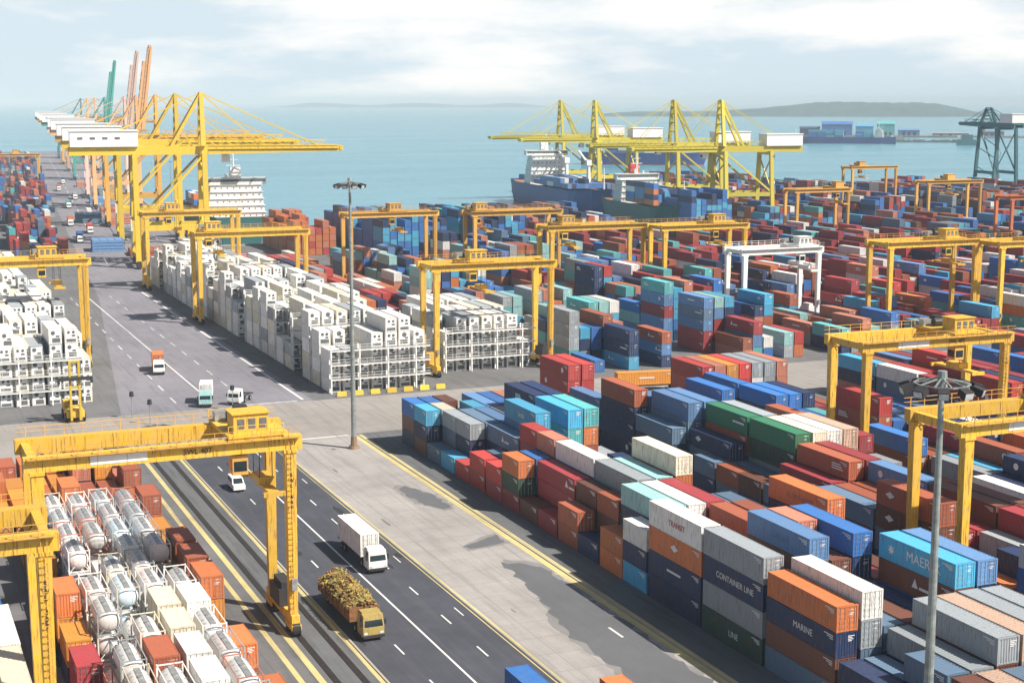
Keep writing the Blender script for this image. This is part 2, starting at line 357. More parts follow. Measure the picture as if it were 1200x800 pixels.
ridge('hills', x0, y0, math.hypot(x1 - x0, y1 - y0), math.atan2(y1 - y0, x1 - x0), 1500, lambda u: (.5 + .5 * math.sin(u * 9) ** 2) * min(1, u * 6, (1 - u) * 6), hillm, 5, h=48)
# the air
hz = MB(); HS = 30000; hz.box(-HS, HS, -HS, HS, SEA - 1.2, 112)
m, t, b = mat_new('haze_air'); t.nodes.remove(b)
pv = N('ShaderNodeVolumePrincipled', t); pv.inputs['Density'].default_value = 1.05e-4; pv.inputs['Color'].default_value = (.74, .91, 1, 1); pv.inputs['Anisotropy'].default_value = -.22
t.links.new(pv.outputs[0], t.nodes['Material Output'].inputs['Volume'])
ho = hz.build('haze', m); tag(ho, kind='stuff')

# ------------------------------------------------------------------ yard cranes (rubber-tyred gantries)
LET = {}
def make_rtg(loc, span, H, base, mt, label, trolley=.8, sign=False, spread=6.4, detail=True, mats=None):
    r = empty('gantry_crane', loc, 0, label, 'gantry crane', 'gantry cranes straddling the container stacks')
    m1 = M[mt]; dk = M['dark']
    for x in (0, span):
        sb = MB(); sb.box(x - .45, x + .45, -1.2, base + 1.2, 1.35, 2.35); sb.build('sill_beam', m1, r)
        for y in (0, base):
            lg = MB(); top = .55
            s = .35 if x == 0 else -.35
            lg.hexa([(x - .45, y - .45, 2.352), (x + .45, y - .45, 2.352), (x + .45, y + .45, 2.352), (x - .45, y + .45, 2.352),
                     (x - .62, y - top, H - 1.9), (x + .62, y - top, H - 1.9), (x + .62, y + top, H - 1.9), (x - .62, y + top, H - 1.9)])
            lg.box(x - .75, x + .75, y - .66, y + .66, H - 1.902, H - 1.55)
            for zf in (.22, .45, .7, .92) if detail else (): w_ = .47 + .17 * zf; d_ = .46 + .10 * zf; zz = 2.35 + (H - 4.3) * zf; lg.box(x - w_, x + w_, y - d_, y + d_, zz - .05, zz + .05)
            lg.build('leg', m1, r)
            bg = MB(); bg.box(x - .55, x + .55, y - 1.5, y + 1.5, .75, 1.348)
            bo = bg.build('wheel_bogie', m1, r)
            for yy in (y - 1.0, y + 1.0):
                w = MB(); w.cyl((x - .42, yy, .78), (x + .42, yy, .78), .76, n=14); w.build('wheel', M['tyre'], bo)
    for y in (0, base):
        g = MB(); g.box(-1.3, span + 1.3, y - .55, y + .55, H - 1.548, H)
        for i in range(int(span // 3) + 1): g.box(i * 3 - .04, i * 3 + .04, y - .6, y + .6, H - 1.5, H - .05)
        g.build('girder', m1, r)
        wk = MB(); s = -1 if y == 0 else 1
        yy = y + s * 1.15
        wk.box(-1, span + 1, min(y + s * .56, yy), max(y + s * .56, yy), H - .16, H - .08)
        if detail:
            for i in range(0, int(span) + 2, 2): wk.box(i - .04, i + .04, yy - .04, yy + .04, H - .08, H + 1.05)
            wk.beam((-1, yy, H + 1.07), (span + 1, yy, H + 1.07), .06, .06); wk.beam((-1, yy, H + .55), (span + 1, yy, H + .55), .05, .05)
        wk.build('walkway', M['ochre'] if mt == 'yellow' else m1, r)
    for x in (-.3, span + .3):
        e = MB(); e.box(x - .4, x + .4, .56, base - .56, H - 1.3, H - .3); e.build('end_tie', m1, r)
    # drive cabinet and generator on the sills
    e = MB(); e.box(span - .9, span + 1.1, 2.4, base - 2.2, 2.36, 4.3); e.box(span - .5, span + .7, 2.8, base - 2.6, 4.3, 5.0); e.build('generator', [dk if mt == 'yellow' else m1], r)
    e = MB(); e.box(-.9, .9, 2.2, base - 3.4, 2.36, 4.6); e.build('electric_cabinet', m1, r)
    if detail:
        fc = MB(); n_ = int(span // 1.1)
        for i in range(n_):
            x0_ = i * span / n_; x1_ = (i + 1) * span / n_; xm_ = (x0_ + x1_) / 2
            fc.beam((x0_, base - .75, H - 1.5), (xm_, base - .75, H - 2.3), .07, .07); fc.beam((xm_, base - .75, H - 2.3), (x1_, base - .75, H - 1.5), .07, .07)
        fc.build('festoon_cable', M['cable'], r)
        jb = MB(); jb.box(span - .3, span + .3, -1.05, -.64, 5.2, 6.5); jb.build('junction_box', M['steel'], r)
        jb = MB(); jb.box(-.25, .25, -.95, -.62, 4.9, 5.9); jb.build('junction_box', M['steel'], r)
        cr_ = MB(); cr_.cyl((span + .6, base - 1.4, 3.4), (span + 1.0, base - 1.4, 3.4), 1.0, n=16); cr_.build('cable_reel', M['dark'], r)
        pp = MB()
        for k in (-.2, 0, .2): pp.cyl((k, base + .62, 2.4), (k, base + .66, H - 1.6), .05, n=5)
        pp.build('conduit', M['steel'], r)
    # ladder on a leg
    la = MB()
    for s in (-.25, .25): la.beam((span + s, -.75, 2.4), (span + s, -.85, H - .2), .06, .06)
    for i in range(int(H * 1.6) - 5): la.box(span - .25, span + .25, -.80 - .0, -.74, 2.8 + i * .6, 2.85 + i * .6)
    la.build('ladder', M['ochre'] if mt == 'yellow' else m1, r)
    # trolley and what hangs from it
    tx = trolley * span
    tr = MB(); tr.box(tx - 3, tx + 3, -.5, base + .5, H + .03, H + .45)
    for y in (0, base):
        for x in (-2.4, 2.4): tr.cyl((tx + x, y - .1, H + .28), (tx + x, y + .1, H + .28), .26, n=8)
    for (xx, yy) in ((-3, -.5), (3, -.5), (-3, base + .5), (3, base + .5)): tr.box(tx + xx - .04, tx + xx + .04, yy - .04, yy + .04, H + .45, H + 1.5)
    for yy in (-.5, base + .5): tr.beam((tx - 3, yy, H + 1.5), (tx + 3, yy, H + 1.5), .06, .06)
    for k in range(1, 6) if detail else (): tr.box(tx - 3 + k, tx - 2.94 + k, -.53, -.47, H + .45, H + 1.5); tr.box(tx - 3 + k, tx - 2.94 + k, base + .47, base + .53, H + .45, H + 1.5)
    tro = tr.build('trolley', m1, r)
    c = MB(); c.box(tx - 2.2, tx + 1.6, .6, 3.6, H + .46, H + 2.5); c.box(tx - 2.4, tx + 1.8, .4, 3.8, H + 2.5, H + 2.62); c.build('machinery_cabinet', m1, tro)
    c = MB(); c.cyl((tx - 1.6, base - 2.4, H + 1.2), (tx + 1.6, base - 2.4, H + 1.2), .62, n=12); c.box(tx + 1.7, tx + 2.7, base - 3.1, base - 1.8, H + .46, H + 1.8); c.build('hoist_drum', dk, tro)
    if detail:
        c = MB(); c.box(tx - 2.7, tx - 1.0, base - 1.4, base - .2, H + .46, H + 1.5); c.build('hoist_motor', M['steel'], tro); c = MB(); c.box(tx - .4, tx + 1.0, base - 1.3, base + .1, H + .46, H + 2.0); c.build('hoist_motor', dk, tro)
        c = MB()
        for k in range(3): c.box(tx - 1.8 + k * 1.2, tx - 1.0 + k * 1.2, .575, .597, H + .9, H + 2.0)
        c.build('louvre', M['grille'], tro)
    c = MB(); c.box(tx - 2.6, tx - .9, -.2, 1.7, H - 3.9, H - 1.75); c.box(tx - 2.0, tx - 1.5, .4, 1.2, H - 1.75, H + .05)
    cb = c.build('operator_cab', M['ochre'] if sign else m1, tro)
    c = MB(); c.box(tx - 2.45, tx - 1.05, -.225, -.205, H - 3.5, H - 2.4); c.box(tx - 2.625, tx - 2.605, .0, 1.5, H - 3.5, H - 2.4); c.build('window', M['glass'], cb)
    sp = MB(); zz = H - spread
    sp.box(tx + 1.2, tx + 2.4, base / 2 - 4.8, base / 2 + 4.8, zz, zz + .35)
    for yy in (base / 2 - 5.2, base / 2 + 4.8): sp.box(tx + .6, tx + 3.0, yy, yy + .4, zz - .15, zz + .35)
    sp.box(tx + .9, tx + 2.7, base / 2 - 1.6, base / 2 + 1.6, zz + .36, zz + 1.2)
    spo = sp.build('spreader', m1, r)
    for xx in (1.1, 2.5):
        for yy in (-1.4, 1.4):
            k = MB(); k.cyl((tx + xx, base / 2 + yy, zz + 1.2), (tx + xx, base / 2 + yy * 1.1, H + .05), .05, n=5); k.build('hoist_rope', M['cable'], spo)
    if sign:
        k = MB(); k.box(span * .2, span * .42, -.585, -.552, H - 1.25, H - .35); k.build('sign_panel', M['sign'], r)
        o = link('lettering', text_mesh('lettering', 'SWL 40T', .8, M['ink']), r, (span * .62, -.62, H - .8)); o.rotation_euler = (R(90), 0, 0)
        o = link('lettering', text_mesh('lettering', 'S\nW\nL\n\n4\n0\nT', .62, M['ink']), r, (span, -.58, H - 6.2)); o.rotation_euler = (R(90), 0, 0)
    return r

rtgs = [  # left leg x, front y, span, height, colour, trolley, label
 (14.6, 157, 26.3, 22.4, 'yellow', .86, 'large yellow gantry crane over the tank containers, nearest on the left', True),
 (-14.2, 129, 26.4, 22.2, 'yellow', .55, 'yellow gantry crane cut off by the lower left picture edge', True),
 (17.6, 341, 26.4, 24.2, 'yellow', .72, 'yellow gantry crane over white reefers left of the road', False),
 (80.4, 396, 28.5, 24.2, 'yellow', .15, 'front one of two yellow gantry cranes astride white reefer stacks beside the road', False),
 (80.4, 475, 28.5, 24.2, 'yellow', .3, 'rear one of two yellow gantry cranes astride white reefer stacks beside the road', False),
 (110.5, 299, 26.6, 24, 'yellow', .38, 'yellow gantry crane standing over white reefers beyond the cross road', False),
 (112.5, 133, 27, 22.4, 'yellow', .7, 'yellow gantry crane behind the nearest lamp mast at the right edge', True),
 (140, 189, 26.6, 21.7, 'yellow', .72, 'bright yellow gantry crane in mid yard beyond the nearest lamp mast', True),
 (138, 449, 27.6, 24, 'ochre', .55, 'ochre gantry crane between the far lamp mast and tall blue stacks', False),
 (175, 381, 28.6, 24, 'yellow', .2, 'left one of two adjoining yellow gantry cranes in mid yard', False),
 (204.5, 370, 25.8, 24, 'yellow', .7, 'right one of two adjoining yellow gantry cranes in mid yard', False),
 (176, 441, 29, 24, 'ochre', .1, 'ochre gantry crane in front of the blue hulled ship', False),
 (207.5, 333, 22.5, 20.5, 'pale', .85, 'white painted gantry crane over blue containers', False),
 (231, 304, 26, 24, 'yellow', .74, 'yellow gantry crane standing over stacks of dark red containers', False),
 (258.5, 296, 27, 23.8, 'yellow', .5, 'yellow gantry crane at far right beside the dark red stacks', False),
 (338, 505, 24, 24, 'ochre', .86, 'ochre gantry crane standing before the far quay cranes', False),
 (484, 672, 28, 24, 'ochre', .25, 'ochre gantry crane outlined against the sea at the far shore', False),
 (427, 537, 28, 24, 'ochre', .45, 'small pale ochre gantry crane with sea behind, right of centre', False),
 (386, 438, 27, 24, 'rustred', .5, 'orange red gantry crane at the right picture edge', False),
 (81, 1050, 28, 24, 'ochre', .5, 'distant ochre gantry crane in the far left yard', False),
]
for (x, y, sp, h, mt, tr, lab, sg) in rtgs:
    make_rtg((x, y, 0), sp, h, 9.0 if y < 200 else 8.4, mt, lab, tr, sg, detail=(y < 480))

# ------------------------------------------------------------------ ship-to-shore cranes
def make_sts(loc, rz, mt, label, group, zb=41, apex=61, gauge=24, reach=48, back=20, raised=False, house='white', bw=9):
    """local +x points over the water; origin at the landside rail"""
    r = empty('quay_crane', loc, rz, label, 'quay crane', group); c = M[mt]; G = gauge
    for x in (0, G):
        for y in (-bw, bw):
            b = MB(); b.beam((x, y, 2.2), (x, y * .72, zb - 1.5), 2.0, 1.9, 0, 1.7, 1.6, (0, 1, 0)); b.build('leg', c, r)
            b = MB(); b.box(x - .8, x + .8, y - 3.4, y + 3.4, .5, 1.5); b.box(x - .7, x + .7, y - 1.4, y + 1.4, 1.5, 2.6)
            for k in range(4): b.cyl((x - .3, y - 2.7 + k * 1.8, .45), (x + .3, y - 2.7 + k * 1.8, .45), .42, n=8)
            b.build('bogie', M['dark'], r)
        b = MB(); b.box(x - .6, x + .6, -bw + .76, bw - .76, 3.0, 4.6); b.build('sill_beam', c, r)
        b = MB(); b.box(x - .6, x + .6, -bw * .72 + .66, bw * .72 - .66, zb - 3.4, zb - 1.6); b.build('portal_beam', c, r)
    for y in (-1, 1):
        yy = bw * .9 * y; f = 14 / zb
        b = MB(); b.beam((.76, y * (bw - .28 * bw * .33), 14), (G - .76, y * (bw - .28 * bw * .33), 14), 1.1, 1.9); b.build('portal_beam', c, r)
        b = MB(); b.beam((1, y * bw * .9, 15.5), (G - 1, y * bw * .74, zb - 3), .8, .8); b.build('diagonal_brace', c, r)
    b = MB(); b.beam((0, -bw * .76, zb - 4), (0, bw * .9, 15), .6, .6); b.beam((0, bw * .76, zb - 4), (0, -bw * .9, 15), .5, .5); b.build('diagonal_brace', c, r)
    gw = 3.0
    b = MB()
    for y in (-gw, gw): b.box(-back, G + 1.5, y - .6, y + .6, zb - 2.1, zb + .8)
    for x in range(-int(back), int(G), 6): b.box(x - .3, x + .3, -gw + .5, gw - .5, zb - .4, zb + .4)
    for y in (-gw - .2, gw + .2):                          # lattice along the top of the girder
        xs = [-back + 22 + k * 3.0 for k in range(int((G - 2 + back - 22) / 3.0) + 1)]
        for k, (xa, xb) in enumerate(zip(xs, xs[1:])): b.beam((xa, y, zb + (.8 if k % 2 else 3.0)), (xb, y, zb + (3.0 if k % 2 else .8)), .22, .22)
        b.beam((xs[0], y, zb + 3.0), (xs[-1], y, zb + 3.0), .28, .28)
    for z_ in (10, 22, 30): b.beam((G, -bw * (1 - .28 * z_ / zb) + .7, z_), (G, bw * (1 - .28 * (z_ + 7) / zb) - .7, z_ + 7), .5, .5)
    b.build('main_girder', c, r)
    bm = empty('boom_hinge', (G + 1.8, 0, zb)); bm.parent = r; bm.name = 'boom'
    b = MB()
    for y in (-gw, gw):
        b.hexa([(0, y - .6, -2.1), (reach, y - .4, -1.3), (reach, y + .4, -1.3), (0, y + .6, -2.1), (0, y - .6, .9), (reach, y - .4, .7), (reach, y + .4, .7), (0, y + .6, .9)])
    for k in range(1, int(reach // 6) + 1): b.box(k * 6 - .25, k * 6 + .25, -gw + .5, gw - .5, -.5, .3)
    if raised:
        for y in (-gw, gw): b.box(2, reach - 8, y - .3, y + .3, .6, 2.8)
        for k in range(1, int(reach // 4) - 2): b.box(k * 4, k * 4 + .5, -gw + .5, gw - .5, 1.6, 2.6)
    b.box(reach - .6, reach + .8, -gw - .6, gw + .6, -.9, .6)
    for y in (-gw - .7, gw + .7):
        b.box(0, reach - 1, y - .3, y + .3, -.3, -.2); b.beam((0, y, .9), (reach - 1, y, .9), .14, .14)
        for k in range(int(reach // 3)): b.box(k * 3 - .06, k * 3 + .06, y - .06, y + .06, -.2, .9)
    if not raised:
        for y in (-gw, gw):
            xs = [.5 + k * 3.0 for k in range(int((reach - 6) / 3.0) + 1)]
            for k, (xa, xb) in enumerate(zip(xs, xs[1:])): b.beam((xa, y, .8 if k % 2 else 2.6), (xb, y, 2.6 if k % 2 else .8), .2, .2)
            b.beam((xs[0], y, 2.6), (xs[-1], y, 2.6), .26, .26)
    bd = b.build('boom_girder', c, bm)
    if raised: bm.rotation_euler.y = -R(82)
    # apex frame over the waterside legs
    b = MB()
    for y in (-1, 1):
        b.beam((G, y * gw * 1.6, zb + .8), (G, y * 1.5, apex), 1.7, 1.6, 0, 1.3, 1.3, (0, 1, 0))
        b.beam((G - 11, y * gw, zb + .8), (G, y * 1.5, apex), 1.0, 1.0)
    for f in (.3, .5, .7, .85, 1): b.box(G - .35, G + .35, -(1.5 + (1 - f) * gw), 1.5 + (1 - f) * gw, zb + (apex - zb) * f - .4, zb + (apex - zb) * f + .3)
    b.build('apex_frame', c, r)
    for y in (-1.4, 1.4):
        b = MB(); b.beam((G, y, apex), (-back + 5, y * 2, zb + .9), .24, .24)
        if not raised:
            b.beam((G, y, apex), (G + reach * .45, y * 2, zb + .9), .22, .22); b.beam((G, y, apex), (G + reach * .88, y * 2, zb + .7), .22, .22)
        b.build('stay', c, r)
    b = MB(); b.box(-back + .5, 1.5, -4.6, 4.6, zb + .85, zb + 6.2); b.box(-back + .2, 1.8, -4.9, 4.9, zb + 6.2, zb + 6.6); ho = b.build('machinery_house', M[house], r)
    b = MB()
    for k in range(4): b.box(-back + 3 + k * 4.2, -back + 4.8 + k * 4.2, -4.64, -4.605, zb + 3.4, zb + 4.2)
    b.build('louvre', M['grille'], ho)
    if not raised:
        b = MB(); x = G + 7; b.box(x, x + 2.6, -1.5, 1.5, zb - 5.0, zb - 2.3); b.box(x + .4, x + 2.2, -1, 1, zb - 2.3, zb - 1.3); cb = b.build('operator_cab', M['white'], r)
        b = MB(); b.box(x + 2.605, x + 2.64, -1.3, 1.3, zb - 4.6, zb - 3); b.build('window', M['glass'], cb)
    b = MB()
    for k in range(5):
        z0 = 5 + k * 7
        if z0 + 7 < zb: b.beam((-1.1, bw * .9 - (k % 2) * 3, z0), (-1.1, bw * .9 - ((k + 1) % 2) * 3, z0 + 7), .5, .15)
    b.build('stairway', M['steel'], r)
    return r
GQ = 'quay cranes along the left quay'
rzq = -math.atan(QT)
sts = [ (548, 'lime', False, 'nearest yellow quay crane with its long boom lowered over the sea'),
        (640, 'lime', False, 'second yellow quay crane from the front on the left quay, boom lowered'),
        (735, 'ochre', False, 'ochre quay crane on the left quay, boom lowered, next before the raised orange boom'),
        (860, 'pink', True, 'orange quay crane with its boom raised upright, tallest on the left quay'),
        (955, 'palepink', True, 'pale pinkish quay crane with raised boom, just left of the tallest one'),
        (1180, 'seagreen', True, 'green quay crane with raised boom on the left quay'),
        (1330, 'pink', False, 'far orange quay crane on the left quay beyond the green one'),
        (1480, 'ochre', False, 'very far ochre quay crane near the end of the left quay'),
        (1640, 'darkteal', False, 'farthest dark quay crane at the tip of the left quay')]
for (y, mt, rs, lab) in sts:
    tall = dict(zb=41.5, apex=61) if not rs else dict(zb=42, apex=61, reach=46)
    make_sts((qx(y) - 30, y, 0), rzq, mt, lab, GQ, raised=rs, back=22, **tall)
rzr = math.pi - math.atan(.116)
for px, lab, d in ((658, 'leftmost yellow crane of four on the far basin quay', 0), (698, 'second from left yellow crane of four on the far basin quay', 0), (790, 'third from left yellow crane of four on the far basin quay', 0), (845, 'rightmost yellow crane of four on the far basin quay', 0)):
    a = YAW + math.atan((px - 600) / FPX)          # where that sight line meets the waterside rail
    y = (373 + 6 - .116 * 623) / (math.tan(a) - .116)
    make_sts((rq(y) + 30, y, 0), rzr, 'lime2', lab, 'quay cranes along the basin', zb=36, apex=58.5, reach=44, back=18, house='white')
make_sts((656, 752, 0), R(78), 'darkteal', 'dark teal quay crane with white house at the right edge', None, zb=44, apex=54, reach=30, back=14, bw=8)

# ------------------------------------------------------------------ ships
def make_ship(name, loc, rz, Ln, B, D, mh, label, house_at, house_w, house_h, funnel, cargo, seed, mast=True, hues=('navy', 'blue', 'steel', 'teal', 'slate', 'blue', 'navy', 'rust', 'white', 'orange')):
    """local +x is the bow; keel line amidships at the origin, z = 0 at the waterline"""
    r = empty(name, loc, rz, label, 'ship', None); rg = random.Random(seed)
    prof = []
    for k in range(15):
        u = k / 14; x = (u - .5) * Ln
        w = B / 2 * (1 if u < .78 else max(.02, 1 - ((u - .78) / .22) ** 2)) * (1 if u > .1 else .78 + 2.2 * u)
        wl = w * (.92 if .1 < u < .8 else .72); sh = D + (2.4 * max(0, (u - .8) / .2) ** 1.5) + (.8 if u < .12 else 0)
        prof.append((x, wl, w, sh))
    b = MB()
    for k in range(14):
        x0, a0, w0, s0 = prof[k]; x1, a1, w1, s1 = prof[k + 1]; fx = 4 if k >= 11 else 0
        rk = lambda i: (i - 10) / 4 * Ln * .035 if i > 10 else 0
        for s in (-1, 1):
            q = [(x0, s * a0, -3), (x1, s * a1, -3), (x1, s * a1, .8), (x0, s * a0, .8)]
            b.poly(q if s < 0 else q[::-1], 1)
            q = [(x0, s * a0, .8), (x1, s * a1, .8), (x1 + rk(k + 1), s * w1, s1), (x0 + rk(k), s * w0, s0)]
            b.poly(q if s < 0 else q[::-1], 0)
        b.poly([(x0 + rk(k), -w0, s0 - .9), (x1 + rk(k + 1), -w1, s1 - .9), (x1 + rk(k + 1), w1, s1 - .9), (x0 + rk(k), w0, s0 - .9)], 2)
    x, a, w, s0 = prof[0]; b.poly([(x, a, -3), (x, -a, -3), (x, -w, s0), (x, w, s0)], 0)
    b.build('hull', [mh, M['hullred'], M['deck']], r)
    hx = (house_at - .5) * Ln; tiers = max(3, int(house_h / 2.9)); b = MB(); wn_ = MB()
    for k in range(tiers):
        z0 = D - .9 + k * 2.9; f = 1 - .045 * k; hw = house_w * f; yb = B * .47 * (1 - .03 * k)
        b.box(hx - hw / 2, hx + hw / 2, -yb, yb, z0, z0 + 2.78); b.box(hx - hw / 2 - .5, hx + hw / 2 + .5, -yb - .5, yb + .5, z0 + 2.78, z0 + 2.9)
        for i in range(max(2, int(hw / 2.4))):
            xx = hx - hw / 2 + 1 + i * 2.4
            for s in (-1, 1): wn_.box(xx, xx + .6, min(s * yb, s * (yb + .03)), max(s * yb, s * (yb + .03)), z0 + 1.25, z0 + 1.8)
        for i in range(max(3, int(2 * yb / 2.6))):
            yy = -yb + 1 + i * 2.6
            for s in (-1, 1): wn_.box(min(hx + s * hw / 2, hx + s * (hw / 2 + .03)), max(hx + s * hw / 2, hx + s * (hw / 2 + .03)), yy, yy + .6, z0 + 1.25, z0 + 1.8)
    zt = D - .9 + tiers * 2.9
    b.box(hx - 2.6, hx + 2.6, -B * .52, B * .52, zt, zt + 2.7); b.box(hx - 3, hx + 3, -B * .54, B * .54, zt + 2.7, zt + 2.9)
    wn_.box(hx + 2.61, hx + 2.65, -B * .5, B * .5, zt + 1.1, zt + 2.2); wn_.box(hx - 2.65, hx - 2.61, -B * .5, B * .5, zt + 1.1, zt + 2.2)
    for k in range(1, tiers + 1):                     # deck rails and bridge wings
        z0 = D - .9 + k * 2.9; yb = B * .47 * (1 - .03 * k)
        for s in (-1, 1): b.box(hx - house_w * .5 - .4, hx + house_w * .5 + .4, s * (yb + .42) - .03, s * (yb + .42) + .03, z0 + .95, z0 + 1.02)
    b.box(hx - 1.2, hx - .6, -1, 1, zt + 2.9, zt + 5.2); b.cyl((hx + 1.6, 3, zt + 2.9), (hx + 1.6, 3, zt + 4.4), .7, .7, 8)
    h = b.build('superstructure', M['shipwhite'], r); wn_.build('window', M['portglass'], h)
    b = MB(); fx = hx - house_w * .62 if house_at > .3 else hx - house_w * .1
    b.hexa([(fx - 3, -2.4, D), (fx + 2.4, -2.4, D), (fx + 2.4, 2.4, D), (fx - 3, 2.4, D), (fx - 3, -2, zt + 2.91), (fx + 1.6, -2, zt + 2.91), (fx + 1.6, 2, zt + 2.91), (fx - 3, 2, zt + 2.91)])
    if house_at <= .3: b = MB(); b.box(fx - 4.6, fx - 1.2 + 0, -2.2, 2.2, zt + 2.91, zt + 7.5)
    b.build('funnel', funnel, r)
    if mast:
        b = MB(); b.cyl((hx + .5, 0, zt + 2.9), (hx + .5, 0, zt + 13), .45, .2, 8); b.beam((hx + .5, -3, zt + 8), (hx + .5, 3, zt + 8), .25, .25); b.beam((hx + .5, -2, zt + 10.5), (hx + .5, 2, zt + 10.5), .2, .2); b.build('mast', M['white'], r)
        b = MB(); fx = Ln * .46; b.cyl((fx, 0, D), (fx, 0, D + 13), .45, .2, 8); b.beam((fx, -1.6, D + 9), (fx, 1.6, D + 9), .2, .2); b.build('foremast', M['white'], r)
    # deck cargo: rows of boxes in hatches, one mass
    v = {}
    for (u0, u1, tmin, tmax) in cargo:
        x = (u0 - .5) * Ln
        while x + 12.2 < (u1 - .5) * Ln:
            for row in range(int((B - 2) / 2.5)):
                y = -(B - 2) / 2 + row * 2.5
                for t_ in range(rg.randint(tmin, tmax)): v.setdefault(rg.choice(hues), MB()).box(x, x + 12.1, y, y + 2.42, D + .6 + t_ * 2.6, D + .6 + t_ * 2.6 + 2.58)
            x += 12.8
    if v:
        keys = list(v); bb = MB()
        for i, k in enumerate(keys):
            o = len(bb.v); bb.v += v[k].v; bb.f += [tuple(j + o for j in f) for f in v[k].f]; bb.m += [i] * len(v[k].f)
        o = bb.build('deck_cargo', [PM[k] for k in keys]); o.location = loc; o.rotation_euler.z = rz
        tag(o, kind='stuff')
    return r
xm = lambda y, off: (rq(y) - off, y, SEA)
azr = math.pi / 2 - math.atan(.116)
s1 = make_ship('container_ship', xm(800, 19), azr + math.pi, 150, 25, 13, M['hullblue'], 'blue hulled container ship with white bridge house moored in the basin', .28, 13, 18, M['white'], [(.36, .8, 1, 2)], 2, True, ('blue', 'navy', 'steel', 'blue', 'white'))
for k, u in enumerate((.05, .40, .66)):   # deck cranes
    b = MB(); x = (u - .5) * 150; b.cyl((x, 7, 12), (x, 7, 27), 1.2, 1.0, 10); b.beam((x, 7, 26), (x - 17, 7, 33 - 5 * (k == 0)), .9, 1.0); b.box(x - 1.4, x + 1.4, 5.6, 8.4, 25.5, 28.5); b.build('deck_crane', M['pale'], s1)
make_ship('container_ship', xm(668, 18), azr + math.pi, 94, 22, 11.5, M['hullgreen'], 'container ship with red funnel moored ahead of the blue ship', .30, 12, 14, PM['red'], [(.42, .88, 2, 4)], 5)
make_ship('container_ship', (qx(700) + 19, 700, SEA), math.pi / 2 - math.atan(QT), 140, 26, 12.5, M['hullgreen'], 'ship with white bridge house moored under the left quay cranes', .13, 15, 15, M['white'], [(.4, .88, 0, 2)], 7)
x, y = at(752, 1500); make_ship('container_ship', (x, y, SEA), -YAW - R(10), 120, 20, 11, M['hullblue'], 'distant dark blue cargo ship seen between the basin cranes', .12, 12, 12, M['white'], [(.2, .85, 2, 3)], 8)
x, y = at(985, 2300); make_ship('container_ship', (x, y, SEA), -YAW + R(165), 150, 24, 9, M['hullblue'], 'far blue container ship lying in front of the blue sheds', .16, 12, 14, PM['teal'], [(.22, .4, 2, 3), (.5, .9, 2, 4)], 9, True, ('blue', 'sky', 'blue', 'teal'))
fs = MB(); ang = -YAW - R(13); ca, sa = math.cos(ang), math.sin(ang); fx0, fy0 = at(925, 2750); fl = 400
q = [(0, -20), (60, -34), (150, -26), (260, -32), (fl, -22), (fl + 30, 30), (fl, 60), (120, 70), (-10, 40)]
q = [(fx0 + u * ca - v * sa, fy0 + u * sa + v * ca) for u, v in q]
fs.poly([(a_, b_, -.6) for a_, b_ in q]); [fs.poly([(*q[i], -6), (*q[(i + 1) % 9], -6), (*q[(i + 1) % 9], -.6), (*q[i], -.6)]) for i in range(9)]
tag(fs.build('far_shore', M['quaywall']), kind='structure')
for k, (u, w_, d_, h_, cc, lb) in enumerate(((14, 34, 22, 15, 'navy', 'dark blue waterfront shed at the left end of the far shore'), (52, 52, 26, 24, 'blue', 'large blue waterfront shed on the far shore'), (110, 30, 24, 20, 'sky', 'lighter blue waterfront shed on the far shore'), (146, 30, 24, 25, 'teal', 'teal waterfront shed on the far shore'), (182, 36, 20, 12, 'steel', 'low steel blue shed on the far shore'), (240, 60, 16, 6, 'grey', 'long low grey shed on the far shore'), (318, 40, 18, 9, 'slate', 'slate grey shed at the right end of the far shore'))):
    o = empty('warehouse', (fx0 + u * ca, fy0 + u * sa, -.6), ang, lb, 'warehouse', 'sheds on the far shore'); b = MB(); b.box(0, w_, -d_ / 2, d_ / 2, 0, h_ * .8); b.build('wall', PM[cc], o)
    b = MB(); z0 = h_ * .8 + .01; b.poly([(-.8, -d_ / 2 - .8, z0), (w_ + .8, -d_ / 2 - .8, z0), (w_ + .8, 0, h_), (-.8, 0, h_)]); b.poly([(-.8, 0, h_), (w_ + .8, 0, h_), (w_ + .8, d_ / 2 + .8, z0), (-.8, d_ / 2 + .8, z0)])
    for x_ in (0, w_): b.poly([(x_, -d_ / 2, z0), (x_, d_ / 2, z0), (x_, 0, h_)])
    b.build('roof', PM[cc], o)
    b = MB(); [b.box(w_ * f, w_ * f + min(5, w_ * .12), -d_ / 2 - .06, -d_ / 2 - .01, 0, min(6, h_ * .5)) for f in (.2, .45, .7)]; b.build('door', M['dark'], o)
x, y = at(1075, 2400)
b = MB(); rg = random.Random(6)
for k in range(26): b.box(-55 + k * 4.4, -55 + k * 4.4 + 5, -5 + rg.uniform(-1, 1), 5 + rg.uniform(-1, 1), -4, 2 + rg.uniform(0, 2.5))
o = b.build('breakwater', M['quaywall']); o.location = (x, y, SEA); o.rotation_euler.z = -YAW - R(14); tag(o, 'low grey breakwater lying off the far shore', 'breakwater')
for k, (px, d, w_, h_) in enumerate(((1128, 2250, 26, 15), (1048, 2450, 22, 9))):
    x, y = at(px, d); b = MB(); b.box(-w_ / 2, w_ / 2, -6, 6, -4, h_ * .55); b.box(-w_ / 4, w_ / 3, -4, 4, h_ * .55, h_)
    o = empty('barge', (x, y, SEA), -YAW - R(12), ['dark barge with stacked cargo beyond the teal crane', 'small grey barge beside the far blue ship'][k], 'barge')
    b.build('hull', M['darkteal'] if k == 0 else M['steel'], o)
    c = MB(); c.box(-w_ / 2 + 1, -w_ / 2 + 5, -3, 3, h_ * .55, h_ * .95); c.build('deckhouse', M['white'], o)

